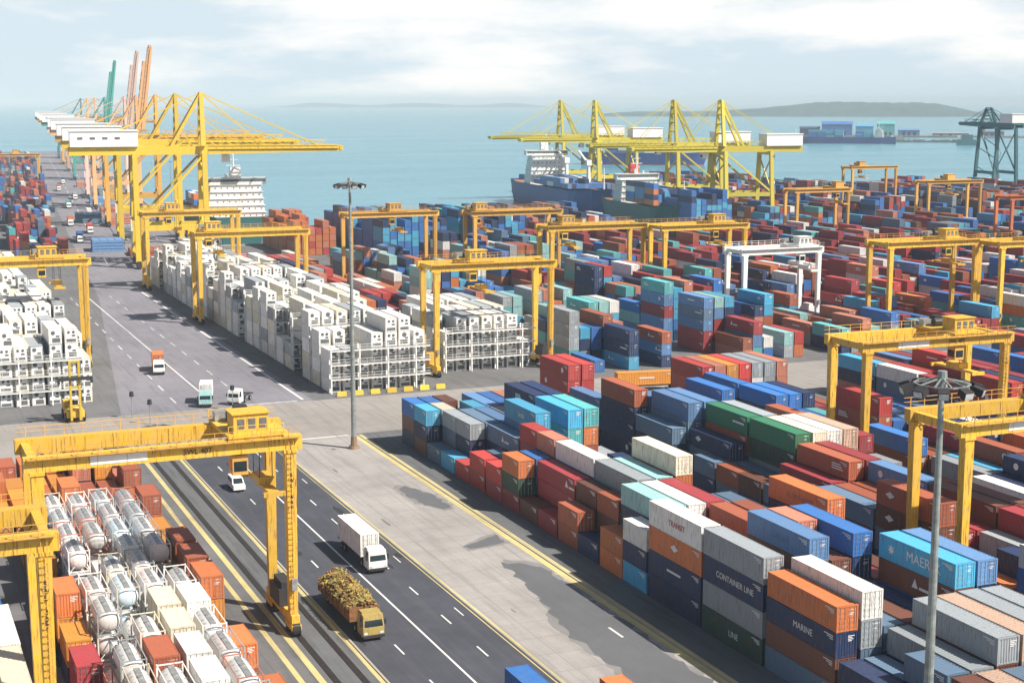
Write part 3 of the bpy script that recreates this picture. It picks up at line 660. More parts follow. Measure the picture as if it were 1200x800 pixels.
# ------------------------------------------------------------------ lamp masts and posts
def make_mast(loc, H, label, big=True):
    r = empty('lamp_mast', loc, 0, label, 'lamp mast', 'floodlight masts'); b = MB()
    for k in range(6):
        z0, z1 = H * k / 6, H * (k + 1) / 6; f = lambda z: .46 - .26 * z / H
        b.cyl((0, 0, z0), (0, 0, z1), f(z0), f(z1), 14, 0, True)
    b.build('pole', M['pole'], r)
    b = MB(); b.cyl((0, 0, 0), (0, 0, .5), 1.0, .85, 12); b.cyl((0, 0, .5), (0, 0, 2.1), .56, .52, 12); b.build('base', paint('mast_base', (.25, .16, .10)), r)
    n = 10; b = MB(); rad = 2.0 if big else 1.7
    for i in range(n):
        a0, a1 = 2 * math.pi * i / n, 2 * math.pi * (i + 1) / n
        p0 = (rad * math.cos(a0), rad * math.sin(a0), H - .6); p1 = (rad * math.cos(a1), rad * math.sin(a1), H - .6)
        b.beam(p0, p1, .12, .12)
        b.beam((.22 * math.cos(a0), .22 * math.sin(a0), H - .2), p0, .1, .1)
    b.cyl((0, 0, H - .9), (0, 0, H + .35), .42, .34, 10); b.build('head_ring', M['pole'], r)
    for i in range(n):
        a = 2 * math.pi * (i + .5) / n; c, s = math.cos(a), math.sin(a); x, y = rad * 1.12 * c, rad * 1.12 * s
        b = MB(); b.beam((x, y, H - .75), (x + .75 * c, y + .75 * s, H - 1.05), .72, .5, 0, .85, .6); b.beam((x - .2 * c, y - .2 * s, H - .62), (x + .1 * c, y + .1 * s, H - .68), .1, .1); fl = b.build('floodlight', M['dark'], r)
        b = MB(); b.beam((x + .76 * c, y + .76 * s, H - 1.06), (x + .79 * c, y + .79 * s, H - 1.07), .7, .46); b.build('lens', M['lamp'], fl)
    return r
make_mast((71.5, 87.5, 0), 38.3, 'nearest tall floodlight mast, rising in front of the right hand stacks')
make_mast((74, 241, 0), 45.2, 'tall floodlight mast on the pavement corner at the cross road', False)
def lamp_post(loc, H, label, arm=True):
    r = empty('lamp_post', loc, 0, label, 'lamp post', None); b = MB(); b.cyl((0, 0, 0), (0, 0, H), .16 if H > 12 else .09, .09 if H > 12 else .07, 8); b.build('pole', M['pole'], r)
    b = MB(); b.beam((-.9, 0, H), (.9, 0, H), .3, .22) if H > 12 else b.cyl((0, 0, H - .1), (0, 0, H + .8), .45, .38, 10); b.build('lamp_head', M['dark'], r)
lamp_post((qx(700) - 3, 700, 0), 31, 'slim pole standing at the sea edge left of the far lamp mast')
lamp_post((43.6, 281, 0), 4.2, 'short dark headed post at the road corner, behind the forklift')
lamp_post((45.7, 274.2, 0), 3.8, 'short dark headed post on the cross road nearer the gantry crane')
lamp_post((62.4, 281, 0), 4, 'short dark headed post in the middle of the junction')

# ------------------------------------------------------------------ vehicles
def wheel_set(r, xs, w=1.05, rad=.5, dual=False):
    for y in xs:
        for s in (-1, 1):
            b = MB(); b.cyl((s * (w - .28), y, rad), (s * (w + .04), y, rad), rad, n=16); o = b.build('wheel', M['tyre'], r)
            c = MB(); c.cyl((s * (w + .041), y, rad), (s * (w + .06), y, rad), rad * .5, n=10); c.build('rim', M['steel'], o)
def make_cab(r, y0, mt, h=2.9, ln=2.2, w=2.4):
    """cab whose windscreen faces -y, its front at y0"""
    b = MB(); x = w / 2
    b.hexa([(-x, y0, .55), (x, y0, .55), (x, y0 + ln, .55), (-x, y0 + ln, .55), (-x, y0, 1.5), (x, y0, 1.5), (x, y0 + ln, 1.5), (-x, y0 + ln, 1.5)])
    b.hexa([(-x, y0, 1.5), (x, y0, 1.5), (x, y0 + ln, 1.5), (-x, y0 + ln, 1.5), (-x + .08, y0 + .28, h), (x - .08, y0 + .28, h), (x - .08, y0 + ln - .05, h), (-x + .08, y0 + ln - .05, h)])
    b.box(-x + .15, x - .15, y0 + .9, y0 + ln - .1, h, h + .16)
    cab = b.build('cab', mt, r)
    b = MB()
    b.poly([(-x + .16, y0 + .005, 1.62), (x - .16, y0 + .005, 1.62), (x - .22, y0 + .255, h - .18), (-x + .22, y0 + .255, h - .18)]); b.build('windscreen', M['glass'], cab)
    for s in (-1, 1):
        b = MB(); b.poly([(s * (x + .006), y0 + .35, 1.65), (s * (x + .006), y0 + 1.35, 1.65), (s * (x - .055), y0 + 1.35, h - .25), (s * (x - .055), y0 + .5, h - .25)][::s]); b.build('side_window', M['glass'], cab)
        b = MB(); b.box(s * .9 - .2, s * .9 + .2, y0 - .03, y0 - .002, .8, 1.05); b.build('headlight', M['lamp'], cab)
        b = MB(); b.box(min(s * (x + .05), s * (x + .3)), max(s * (x + .05), s * (x + .3)), y0 + .2, y0 + .3, 1.7, 2.3); b.build('mirror', M['dark'], cab)
    b = MB(); b.box(-x, x, y0 - .12, y0 - .005, .4, .72); b.build('bumper', M['dark'], cab)
    return cab
def make_truck(loc, rz, mcab, label, trailer=12.4, cat='truck', cab_h=2.9):
    r = empty('truck', loc, rz, label, cat); make_cab(r, -trailer / 2 - 3.2, mcab, cab_h)
    b = MB(); y0 = -trailer / 2 - 1.0
    for x in (-.45, .45): b.box(x - .09, x + .09, y0, trailer / 2, .95, 1.25)
    for k in range(int(trailer / 2.4)): b.box(-.36, .36, -trailer / 2 + k * 2.4, -trailer / 2 + k * 2.4 + .15, 1.0, 1.2)
    b.box(-1.2, 1.2, -trailer / 2 + .02, -trailer / 2 + .2, 1.1, 1.3); b.box(-1.2, 1.2, trailer / 2 - .2, trailer / 2 - .02, 1.1, 1.3)
    b.build('chassis', M['dark'], r)
    wheel_set(r, [-trailer / 2 - 2.3, -trailer / 2 + .3] + ([trailer / 2 - 2.6, trailer / 2 - 1.4] if trailer > 7 else [trailer / 2 - 1.2]))
    return r
tk = {'truck_orange': ((57.2, 330.5), -R(8), M['white'], 'white cabbed truck hauling an orange container on the far road', 6.6),
      'truck_pale': ((59.5, 291), -R(14), PM['aqua'], 'pale blue truck with a white box entering the junction', 5.6),
      'truck_white': ((56.2, 182.0), 0, M['white'], 'white truck with a tall white box on the dark road', 10.2),
      'truck_low': ((66.5, 289.5), -R(35), M['white'], 'small white truck with empty bed behind the gantry trolley', 4.2),
      'truck_scrap': ((48.3, 160.6), 0, M['olive'], 'yellow brown truck carrying a heap of yellow scrap on the dark road', 12.6)}
TR = {k: make_truck((v[0][0], v[0][1], .012), v[1], v[2], v[3], v[4]) for k, v in tk.items()}
# scrap hopper and load
r = TR['truck_scrap']; b = MB()
for s in (-1, 1): b.box(min(s * 1.66, s * 1.74), max(s * 1.66, s * 1.74), -6.2, 6.2, 1.28, 2.75)
b.box(-1.66, 1.66, -6.2, -6.1, 1.28, 2.9); b.box(-1.66, 1.66, 6.1, 6.2, 1.28, 2.75); b.box(-1.66, 1.66, -6.1, 6.1, 1.26, 1.36)
for k in range(9):
    for s in (-1, 1): b.box(min(s * 1.742, s * 1.82), max(s * 1.742, s * 1.82), -6 + k * 1.5, -5.9 + k * 1.5, 1.3, 2.75)
b.build('hopper', M['scrapb'], r)
rg = random.Random(21); b = MB()
for k in range(1500):
    y = rg.uniform(-5.9, 5.9); x = rg.uniform(-1.6, 1.6); zt = 2.5 + 1.6 * (1 - (x / 1.75) ** 2) * (.75 + .25 * math.sin(y * 1.7)) * (1 if abs(y) < 5 else .7)
    c = Vector((x, y, zt - rg.random() ** 2 * .8)); d = Vector((rg.uniform(-1, 1), rg.uniform(-1, 1), rg.uniform(-.5, .5))).normalized() * rg.uniform(.12, .6)
    b.beam(c - d, c + d, rg.uniform(.04, .22), rg.uniform(.03, .2), rg.choice((0, 0, 0, 1, 1, 2, 2)))
o = b.build('scrap_heap', [M['scrapa'], M['scrapb'], M['scrapc']]); o.location = r.location; tag(o, 'heap of yellow and brown scrap metal filling the yellow brown truck', 'scrap')
LANE = [((144, 268), R(80), 'amber', 'amber container on a truck crossing the junction behind the red stacks', 'white cabbed truck crossing the junction behind the red stacks'),
        ((104.5, 205), 0, 'grey', 'grey container on a truck in the lane between the first two blocks', 'truck in the lane between the first two blocks'),
        ((206, 266), R(84), 'white', 'white container on a truck on the cross road at mid yard', 'truck on the cross road at mid yard'),
        ((136.5, 232), 0, 'sky', 'light blue container on a truck in the lane past the second block', 'truck in the lane past the second block')]
for (x_, y_), rz_, c_, lc, lt in LANE: make_truck((x_, y_, .014), rz_, M['white'], lt, 12.4)
# small van and the blue truck cut by the frame
def make_van(loc, rz, mt, label):
    r = empty('van', loc, rz, label, 'van'); b = MB()
    b.hexa([(-.9, -2.2, .35), (.9, -2.2, .35), (.9, 2.2, .35), (-.9, 2.2, .35), (-.9, -2.2, 1.05), (.9, -2.2, 1.05), (.9, 2.2, 1.15), (-.9, 2.2, 1.15)])
    b.hexa([(-.9, -1.5, 1.07), (.9, -1.5, 1.07), (.9, 2.2, 1.15), (-.9, 2.2, 1.15), (-.8, -.75, 1.9), (.8, -.75, 1.9), (.8, 2.1, 1.95), (-.8, 2.1, 1.95)])
    bo = b.build('body', mt, r); b = MB()
    b.poly([(-.75, -1.46, 1.14), (.75, -1.46, 1.14), (.68, -.83, 1.84), (-.68, -.83, 1.84)]); b.build('windscreen', M['glass'], bo)
    for s in (-1, 1): b = MB(); b.poly([(s * .905, -.9, 1.2), (s * .905, 1.9, 1.25), (s * .83, 1.9, 1.8), (s * .83, -.5, 1.78)][::s]); b.build('side_window', M['glass'], bo)
    wheel_set(r, (-1.4, 1.4), .8, .33)
make_van((49.5, 222, .012), 0, M['white'], 'small white van under the near gantry crane')
bt = make_truck((55.6, 125.9, .012), 0, PM['blue'], 'blue cabbed truck carrying a blue container at the bottom picture edge', 6.4)
ot = make_truck((62.9, 120.6, .016), 0, PM['orange'], 'orange topped truck at the bottom picture edge beside the yellow line', 5.0)

# container handler by the cross road
r = empty('container_handler', (33.5, 284.5, .012), R(0), 'yellow container handler with tall mast on the left of the junction', 'container handler')
b = MB(); b.box(-1.6, 1.6, -3.4, 3.6, .9, 2.1); b.box(-1.5, 1.5, 1.4, 3.9, 2.1, 3.2); b.box(-1.3, 1.3, -3.3, -1.9, 2.1, 2.5); b.build('body', M['yellow'], r)
b = MB(); b.box(-.7, .9, -.9, 1.0, 2.102, 3.9); b.box(-.8, 1.0, -1, 1.1, 3.9, 4.05); cb = b.build('cab', M['white'], r)
b = MB(); b.box(-.6, .8, -.925, -.905, 2.7, 3.7); b.box(-.725, -.705, -.7, .8, 2.7, 3.7); b.build('window', M['glass'], cb)
b = MB()
for x in (-.8, .8): b.box(x - .2, x + .2, -4.1, -3.5, .5, 11.5)
for z0 in (3, 6.5, 11.2): b.box(-.6, .6, -4.0, -3.6, z0, z0 + .35)
b.build('mast', M['lime'], r)
b = MB(); b.box(-3.1, 3.1, -4.75, -4.15, 8.0, 8.6); b.box(-3.1, -2.7, -5.2, -4.15, 7.5, 8.0); b.box(2.7, 3.1, -5.2, -4.15, 7.5, 8.0); b.build('spreader', M['dark'], r)
wheel_set(r, (-2.4, 2.4), 1.75, .85)

ORD_ = ['first', 'second', 'third', 'fourth', 'fifth', 'sixth', 'seventh', 'eighth', 'ninth']
# ------------------------------------------------------------------ quay apron: lorries and stacked hatch covers under the cranes, barriers by the white stacks
ar = random.Random(14)
spots = [(655, 46, 'empty skeletal truck on the quay apron'), (700, 40, 'truck'), (745, 47, 'truck'), (800, 36, 'truck'), (870, 44, 'truck'), (945, 38, 'truck'), (1040, 45, 'truck'), (1130, 40, 'truck')]
CW_ = ['blue', 'red', 'orange', 'white', 'teal', 'grey', 'rust', 'navy']
WD = dict(blue='blue', red='bright red', orange='orange', white='white', teal='teal', grey='grey', rust='rust red', navy='navy')
QL = []
for i, (y, off, _) in enumerate(spots):
    x = qx(y) - off; cc = CW_[i]
    make_truck((x, y, .014), -math.atan(QT), M['white'], f"small truck under a {WD[cc]} container on the left quay apron", 12.4)
    QL.append((x, y, cc, f"{WD[cc]} container riding on a small truck on the quay apron"))
for i, (y, off) in enumerate(((590, 24), (612, 37), (676, 22), (735, 24), (762, 38), (826, 23), (905, 25), (985, 24), (1085, 26))):
    b = MB(); n_ = ar.randint(2, 4)
    for k in range(n_): b.box(-6, 6, -7, 7, .05 + k * 1.15, 1.0 + k * 1.15); [b.box(-5.8 + j * 2.9, -5.5 + j * 2.9, -7.05, 7.05, 1.0 + k * 1.15, 1.14 + k * 1.15) for j in range(5)]
    cc = ('rust', 'steel', 'grey', 'salmon', 'slate')[i % 5]
    o = b.build('hatch_cover', PM[cc]); o.location = (qx(y) - off, y, 0); o.rotation_euler.z = -math.atan(QT)
    tag(o, f"{PAL[cc][1]} ship hatch covers piled on the quay, {ORD_[i]} pile from the front", 'hatch cover', 'hatch covers on the quay')
for i in range(7):
    b = MB(); b.hexa([(-1.0, -.3, 0), (1.0, -.3, 0), (1.0, .3, 0), (-1.0, .3, 0), (-.95, -.12, .95), (.95, -.12, .95), (.95, .12, .95), (-.95, .12, .95)]); b.box(-.97, -.6, -.31, .31, 0, .08)
    o = b.build('barrier', M['lime']); o.location = (85.5 + i * 3.5, 286.2, .012); tag(o, f"yellow barrier at the foot of the white stacks, {ORD_[i]} from the road", 'barrier', 'yellow barriers')

# ------------------------------------------------------------------ container shells
HS8, HC9, L20, L40, CW = 2.591, 2.896, 6.058, 12.192, 2.438
def corr(b, axis, fixed, inw, a0, a1, z0, z1, pitch, depth, mi=0):
    """corrugated sheet: runs along `axis` from a0 to a1, recessed towards `inw`"""
    n = max(2, int((a1 - a0) / pitch)); p = (a1 - a0) / n; pts = [(a0, 0)]
    for i in range(n):
        s = a0 + i * p; pts += [(s + p * .22, 0), (s + p * .42, 1), (s + p * .78, 1), (s + p, 0)]
    for (u0, d0), (u1, d1) in zip(pts, pts[1:]):
        c0, c1 = fixed + inw * depth * d0, fixed + inw * depth * d1
        if axis == 'y': q = [(c0, u0, z0), (c1, u1, z0), (c1, u1, z1), (c0, u0, z1)]
        elif axis == 'x': q = [(u0, c0, z0), (u1, c1, z0), (u1, c1, z1), (u0, c0, z1)]
        else: q = [(z0, u0, c0), (z1, u0, c0), (z1, u1, c1), (z0, u1, c1)]         # roof
        if (axis == 'y' and inw > 0) or (axis == 'x' and inw < 0): q = q[::-1]
        b.poly(q, mi)
def shell_mesh(Ln, H, door, reefer=False, coarse=False):
    b = MB(); w = CW / 2; y0, y1 = -Ln / 2, Ln / 2; P = .09; dep = .022 if reefer else .045; pit = (.6 if reefer else .34) * (2 if coarse else 1)
    for x in (-1, 1):
        for (ya, yb) in ((y0, y0 + .16), (y1 - .16, y1)):
            b.box(min(x * w, x * (w - .16)), max(x * w, x * (w - .16)), ya, yb, .0, H)          # corner posts with castings
        b.box(min(x * (w - .005), x * (w - .07)), max(x * (w - .005), x * (w - .07)), y0 + .162, y1 - .162, .04, .2)
        b.box(min(x * (w - .005), x * (w - .07)), max(x * (w - .005), x * (w - .07)), y0 + .162, y1 - .162, H - .10, H - .012)
        corr(b, 'y', x * (w - .012), -x, y0 + .162, y1 - .162, .2, H - .10, pit, dep)
    for y, s in ((y0, -1), (y1, 1)):
        ya, yb = (y + .01, y + .1) if s < 0 else (y - .1, y - .01)
        b.box(-w + .162, w - .162, ya, yb, .04, .18); b.box(-w + .162, w - .162, ya, yb, H - .14, H - .012)
        if not (door and s < 0): corr(b, 'x', y - s * .03, -s, -w + .162, w - .162, .18, H - .14, .30 * (2 if coarse else 1), dep)
    if door: b.poly([(-w + .16, y0 + .12, .18), (w - .16, y0 + .12, .18), (w - .16, y0 + .12, H - .14), (-w + .16, y0 + .12, H - .14)])
    corr(b, 'roof', H - .02, -1, y0 + .16, y1 - .16, -w + .07, w - .07, .42 * (2 if coarse else 1), .03)
    if not coarse:
        for k, (a, l_) in enumerate(((0, 1.5), (.18, 1.0), (.36, .6))):
            for sx, yr in ((-1, y0 + .5), (1, y1 - .5 - l_)):
                X_ = sx * (w - .006); b.poly([(X_, yr, H - .45 - a), (X_, yr + l_, H - .45 - a), (X_, yr + l_, H - .36 - a), (X_, yr, H - .36 - a)][::-sx], 1)
        if door or not reefer:
            yy = y0 + (.045 if door else .02)
            for k, l_ in enumerate((.75, .5, .62, .45)): b.poly([(.18, yy, H - .48 - k * .16), (.18 + l_, yy, H - .48 - k * .16), (.18 + l_, yy, H - .40 - k * .16), (.18, yy, H - .40 - k * .16)], 1)
    b.poly([(-w + .02, y0 + .02, .05), (-w + .02, y1 - .02, .05), (w - .02, y1 - .02, .05), (w - .02, y0 + .02, .05)])
    return b
SH = {}
def shell(Ln, H, door, reefer=False, coarse=False):
    k = (Ln, H, door, reefer, coarse)
    if k not in SH:
        b = shell_mesh(Ln, H, door, reefer, coarse)
        if door and coarse: door_geo(b, Ln, H, -1); door_geo(b, Ln, H, 1)
        SH[k] = b.mesh('container_shell', [PM['grey'], M['letter']])
    return SH[k]
def door_geo(b, Ln, H, s, bars=True, mi=0):
    w = CW / 2 - .165; y = -Ln / 2 + .05; a, c = (.012, w) if s > 0 else (-w, -.012)
    b.box(a, c, y, y + .05, .19, H - .15, mi)
    for k in range(4): b.box(a + .09, c - .09, y - .022, y - .002, .35 + k * (H - .55) / 4, .35 + k * (H - .55) / 4 + .28, mi)
    if bars: bar_geo(b, Ln, H, s, mi)
def bar_geo(b, Ln, H, s, mi):
    y = -Ln / 2 + .01
    for f in (.28, .78):
        x = s * f * (CW / 2 - .17); b.cyl((x, y, .12), (x, y, H - .1), .022, n=5, mi=mi); b.box(x - .09 if s < 0 else x, x if s < 0 else x + .09, y - .04, y - .025, 1.05, 1.13, mi)
def door_mesh(Ln, H, s):
    k = ('door', Ln, H, s)
    if k not in SH: b = MB(); door_geo(b, Ln, H, s, False); SH[k] = b.mesh('door', [PM['grey']])
    return SH[k]
def bar_mesh(Ln, H, s):
    k = ('bar', Ln, H, s)
    if k not in SH: b = MB(); bar_geo(b, Ln, H, s, 0); SH[k] = b.mesh('locking_bar', [M['steel']])
    return SH[k]
def unit_mesh(Ln, H):
    """refrigeration unit on the near end of a reefer"""
    var = random.Random(nid).randint(0, 3); k = ('unit', Ln, H, var)
    if k not in SH:
        b = MB(); y = -Ln / 2
        b.box(-1.02, 1.02, y - .005, y + .02, .22, H - .2, 0)
        b.box(-.9 + .3 * (var == 1), .9 - .2 * (var == 2), y - .03, y - .006, .3, 1.15 - .3 * (var == 3), 1)
        for x in ((-.45, .45), (-.4,), (.0,), (.45, -.45))[var]: b.cyl((x, y - .045, H - .75), (x, y - .006, H - .75), (.33, .4, .5, .28)[var], n=14, mi=1)
        b.box(.1, .8, y - .03, y - .006, 1.3, 1.65, 1)
        SH[k] = b.mesh('refrigeration_unit', [M['white'], M['grille']])
    return SH[k]
def tank_meshes(n):
    if 'tankf' not in SH:
        b = MB(); w = CW / 2; y0, y1 = -L20 / 2, L20 / 2; H = HS8
        for x in (-w + .07, w - .07):
            for y in (y0 + .07, y1 - .07): b.box(x - .07, x + .07, y - .07, y + .07, 0, H)
            b.box(x - .05, x + .05, y0 + .141, y1 - .141, .06, .2); b.box(x - .04, x + .04, y0 + .141, y1 - .141, H - .14, H - .04)
        for y in (y0 + .07, y1 - .07):
            b.box(-w + .141, w - .141, y - .05, y + .05, .06, .2); b.box(-w + .141, w - .141, y - .05, y + .05, H - .14, H - .04)
            for x in (-1, 1): b.beam((x * (w - .2), y, .2), (x * .55, y, .75), .08, .08)
        SH['tankf'] = b.mesh('tank_frame', [PM['grey']])
        b = MB(); r = 1.08; zc = 1.34; n_ = 22; r = 1.14; rings = [(-2.86, .0), (-2.84, .35), (-2.76, .68), (-2.62, .93), (-2.45, 1.09), (-2.3, 1.13), (2.3, 1.13), (2.45, 1.09), (2.62, .93), (2.76, .68), (2.84, .35), (2.86, 0)]
        for (ya, ra), (yb, rb) in zip(rings, rings[1:]):
            for i in range(n_):
                t0, t1 = 2 * math.pi * i / n_, 2 * math.pi * (i + 1) / n_
                pt = lambda y, rr, t: (rr * math.cos(t), y, zc + rr * math.sin(t))
                if ra == 0: b.poly([pt(ya, 0, 0), pt(yb, rb, t1), pt(yb, rb, t0)][::-1])
                elif rb == 0: b.poly([pt(ya, ra, t0), pt(ya, ra, t1), pt(yb, 0, 0)][::-1])
                else: b.poly([pt(ya, ra, t0), pt(ya, ra, t1), pt(yb, rb, t1), pt(yb, rb, t0)][::-1])
        me = b.mesh('tank', [M['tankwhite']]); bmm = bmesh.new(); bmm.from_mesh(me); bmesh.ops.remove_doubles(bmm, verts=bmm.verts, dist=.001); bmm.to_mesh(me); bmm.free()
        for p in me.polygons: p.use_smooth = True
        SH['tank'] = me
        b = MB(); b.box(-.28, .28, -2.6, 2.6, 2.44, 2.49); b.cyl((0, .2, 2.40), (0, .2, 2.58), .27, n=12); b.cyl((0, -1.1, 2.4), (0, -1.1, 2.55), .1, n=8)
        for y in (-1.7, -.6, 1.0, 1.9): b.box(-.9, .9, y - .04, y + .04, 2.30, 2.33)
        SH['tankw'] = b.mesh('walkway', [M['steel']])
    return SH[n]

# ------------------------------------------------------------------ where everything is stacked
CON = []        # one record per container
ORD = ['first', 'second', 'third', 'fourth', 'fifth', 'sixth', 'seventh', 'eighth', 'ninth', 'tenth', 'eleventh', 'twelfth', 'thirteenth', 'fourteenth', 'fifteenth', 'sixteenth', 'seventeenth', 'eighteenth', 'nineteenth', 'twentieth', 'twenty-first', 'twenty-second', 'twenty-third', 'twenty-fourth', 'twenty-fifth', 'twenty-sixth', 'twenty-seventh', 'twenty-eighth', 'twenty-ninth', 'thirtieth']
jr = random.Random(5)
def put(kind, x, y, cols, blk, row, Ln=L40, H=HS8, text=None):
    """a stack whose near end is at y and left face at x; cols from the bottom up"""
    jx, jy = jr.uniform(-.05, .05), jr.uniform(-.12, .12)
    for t_, c in enumerate(cols):
        CON.append(dict(kind=kind, x=x + CW / 2 + jx + jr.uniform(-.03, .03), y=y + Ln / 2 + jy + jr.uniform(-.04, .04), z=t_ * (H + .012) + .03, L=Ln, H=H, col=c, blk=blk, row=row, tier=t_, n=len(cols), yy=round(y), text=(text or {}).get(t_)))
def mix(rg, w): return rg.choices(list(w), list(w.values()))[0]
W_NEAR = dict(navy=15, blue=16, rust=15, brown=9, crimson=8, slate=8, grey=6, white=5, teal=4, sky=5, salmon=5, orange=5, steel=5)
W_MID = dict(navy=11, blue=18, sky=11, teal=8, aqua=7, steel=8, grey=7, rust=13, salmon=9, red=8, crimson=8, white=4, slate=5, orange=5)
W_RED = dict(crimson=34, red=22, rust=14, salmon=6, brown=5, navy=10, blue=12, teal=5, steel=5, slate=5, white=6, orange=6, sky=4)
W_FAR = dict(navy=12, blue=22, sky=7, steel=7, slate=6, crimson=16, red=9, rust=9, brown=5, teal=8, white=9, salmon=7, orange=7, grey=8)
W_ORG = dict(orange=22, amber=26, rust=16, red=8, salmon=10, brown=10, crimson=8, navy=8, blue=4)

# --- roadside block, near
X1 = lambda r: 83 + 2.75 * r
Y1 = lambda b: 115.2 + 12.75 * b
SP = {}
SP[(0, 0)] = 'slate brown navy orange'; SP[(1, 0)] = 'H grey slate grey white'; SP[(2, 0)] = 'brown navy slate'; SP[(3, 0)] = 'slate navy brown'; SP[(4, 0)] = 'navy rust navy'
SP[(5, 0)] = 'navy slate blue brown sky'; SP[(6, 0)] = 'navy brown blue navy steel'
SP[(0, 1)] = 'H dkgreen grey navy grey'; SP[(1, 1)] = 'H brown brown navy'; SP[(2, 1)] = 'navy slate brown brown steel'; SP[(3, 1)] = 'navy crimson slate brown|navy brown slate rust salmon'
SP[(4, 1)] = 'navy brown slate navy blue'; SP[(5, 1)] = 'navy slate crimson'; SP[(6, 1)] = 'slate navy brown'
SP[(0, 2)] = 'H navy navy orange white'; SP[(1, 2)] = 'H brown navy crimson'; SP[(2, 2)] = 'H brown brown'; SP[(3, 2)] = 'crimson navy rust rust'; SP[(4, 2)] = 'navy brown slate rust'
SP[(5, 2)] = 'navy navy brown'; SP[(6, 2)] = 'navy slate crimson navy orange'
SP[(0, 3)] = 'sky navy white|orange orange'; SP[(1, 3)] = 'navy slate navy aqua'; SP[(2, 3)] = 'slate grey brown white'; SP[(3, 3)] = 'brown rust crimson crimson'; SP[(4, 3)] = 'navy navy'; SP[(5, 3)] = 'navy brown slate'; SP[(6, 3)] = 'navy navy slate'
SP[(0, 4)] = 'navy|rust rust'; SP[(1, 4)] = 'navy brown rust|slate dkgreen brown'; SP[(2, 4)] = 'slate navy aqua grey'; SP[(3, 4)] = 'brown navy grey aqua'; SP[(4, 4)] = 'navy slate brown orange cream'; SP[(5, 4)] = 'navy navy'; SP[(6, 4)] = 'slate navy'
SP[(0, 5)] = 'crimson|brown'; SP[(1, 5)] = 'brown crimson crimson'; SP[(2, 5)] = 'brown navy steel white'; SP[(3, 5)] = 'navy slate'; SP[(4, 5)] = 'navy navy'; SP[(5, 5)] = 'navy slate navy'; SP[(6, 5)] = 'navy brown'
SP[(0, 6)] = 'crimson dkgreen orange|crimson red'; SP[(1, 6)] = 'navy slate blue|navy navy'; SP[(2, 6)] = 'brown slate brown salmon|navy slate crimson red'; SP[(3, 6)] = 'navy steel'; SP[(4, 6)] = 'teal'; SP[(5, 6)] = 'teal'; SP[(6, 6)] = 'navy'
SP[(0, 7)] = 'red red|red'; SP[(1, 7)] = 'navy slate|navy'; SP[(2, 7)] = 'navy navy slate'; SP[(3, 7)] = 'H navy blue steel sky'; SP[(4, 7)] = 'H navy blue'; SP[(5, 7)] = 'H teal teal teal sky'; SP[(6, 7)] = 'H teal rust orange teal'
SP[(0, 8)] = 'sky|slate'; SP[(1, 8)] = 'slate navy grey|orange slate grey'; SP[(2, 8)] = 'navy navy slate'; SP[(3, 8)] = 'navy slate steel'; SP[(4, 8)] = 'navy navy grey'; SP[(5, 8)] = 'H navy navy slate navy'; SP[(6, 8)] = 'H navy navy navy navy'
SP[(0, 9)] = 'brown navy sky|navy brown blue'; SP[(1, 9)] = 'slate navy cream|navy slate blue'; SP[(2, 9)] = 'crimson brown|brown crimson brown'; SP[(3, 9)] = 'navy crimson sky|navy teal'; SP[(4, 9)] = 'navy navy steel'; SP[(5, 9)] = 'slate navy blue'; SP[(6, 9)] = 'slate grey salmon'
SP[(0, -1)] = 'slate navy'; SP[(1, -1)] = 'slate navy slate|brown slate'; SP[(2, -1)] = 'brown navy grey'; SP[(3, -1)] = 'slate slate brown grey'; SP[(4, -1)] = 'slate brown grey beige'; SP[(5, -1)] = 'navy slate grey grey'; SP[(6, -1)] = 'navy brown slate grey'
SP[(0, -2)] = 'navy brown'; SP[(1, -2)] = 'slate brown brown'; SP[(2, -2)] = 'slate navy beige'; SP[(3, -2)] = 'brown navy slate'; SP[(4, -2)] = 'brown slate beige'; SP[(5, -2)] = 'slate grey beige'; SP[(6, -2)] = 'navy brown rust'
TXT = {(5, 0): {4: ('MAERSK', 'w')}, (0, 0): {2: ('MARINE', 'w')}, (0, 1): {2: ('CONTAINER LINE', 'w'), 0: ('LINE', 'w')}, (0, 2): {3: ('TRANSIT', 'r')}, (2, 1): {4: ('CARGO', 's')}, (6, 2): {4: ('CONTAINER', 'k')}, (3, 7): {3: ('LINES', 'w')}, (6, 8): {0: ('LINE', 's'), 1: ('LINE', 's'), 2: ('LINE', 's'), 3: ('LINE', 's')}}
def from_spec(spec, X, Y, blk, txt={}):
    for (r_, b_), s in spec.items():
        H = HS8
        if s.startswith('H '): H = HC9; s = s[2:]
        if '|' in s:                          # two short stacks: near one | far one
            a, c = s.split('|'); put('box', X(r_), Y(b_), a.split(), blk, r_, L20, H); put('box', X(r_), Y(b_) + 6.2, c.split(), blk, r_, L20, H)
        else: put('box', X(r_), Y(b_), s.split(), blk, r_, L40, H, txt.get((r_, b_)))
from_spec(SP, X1, Y1, 'roadside block', TXT)
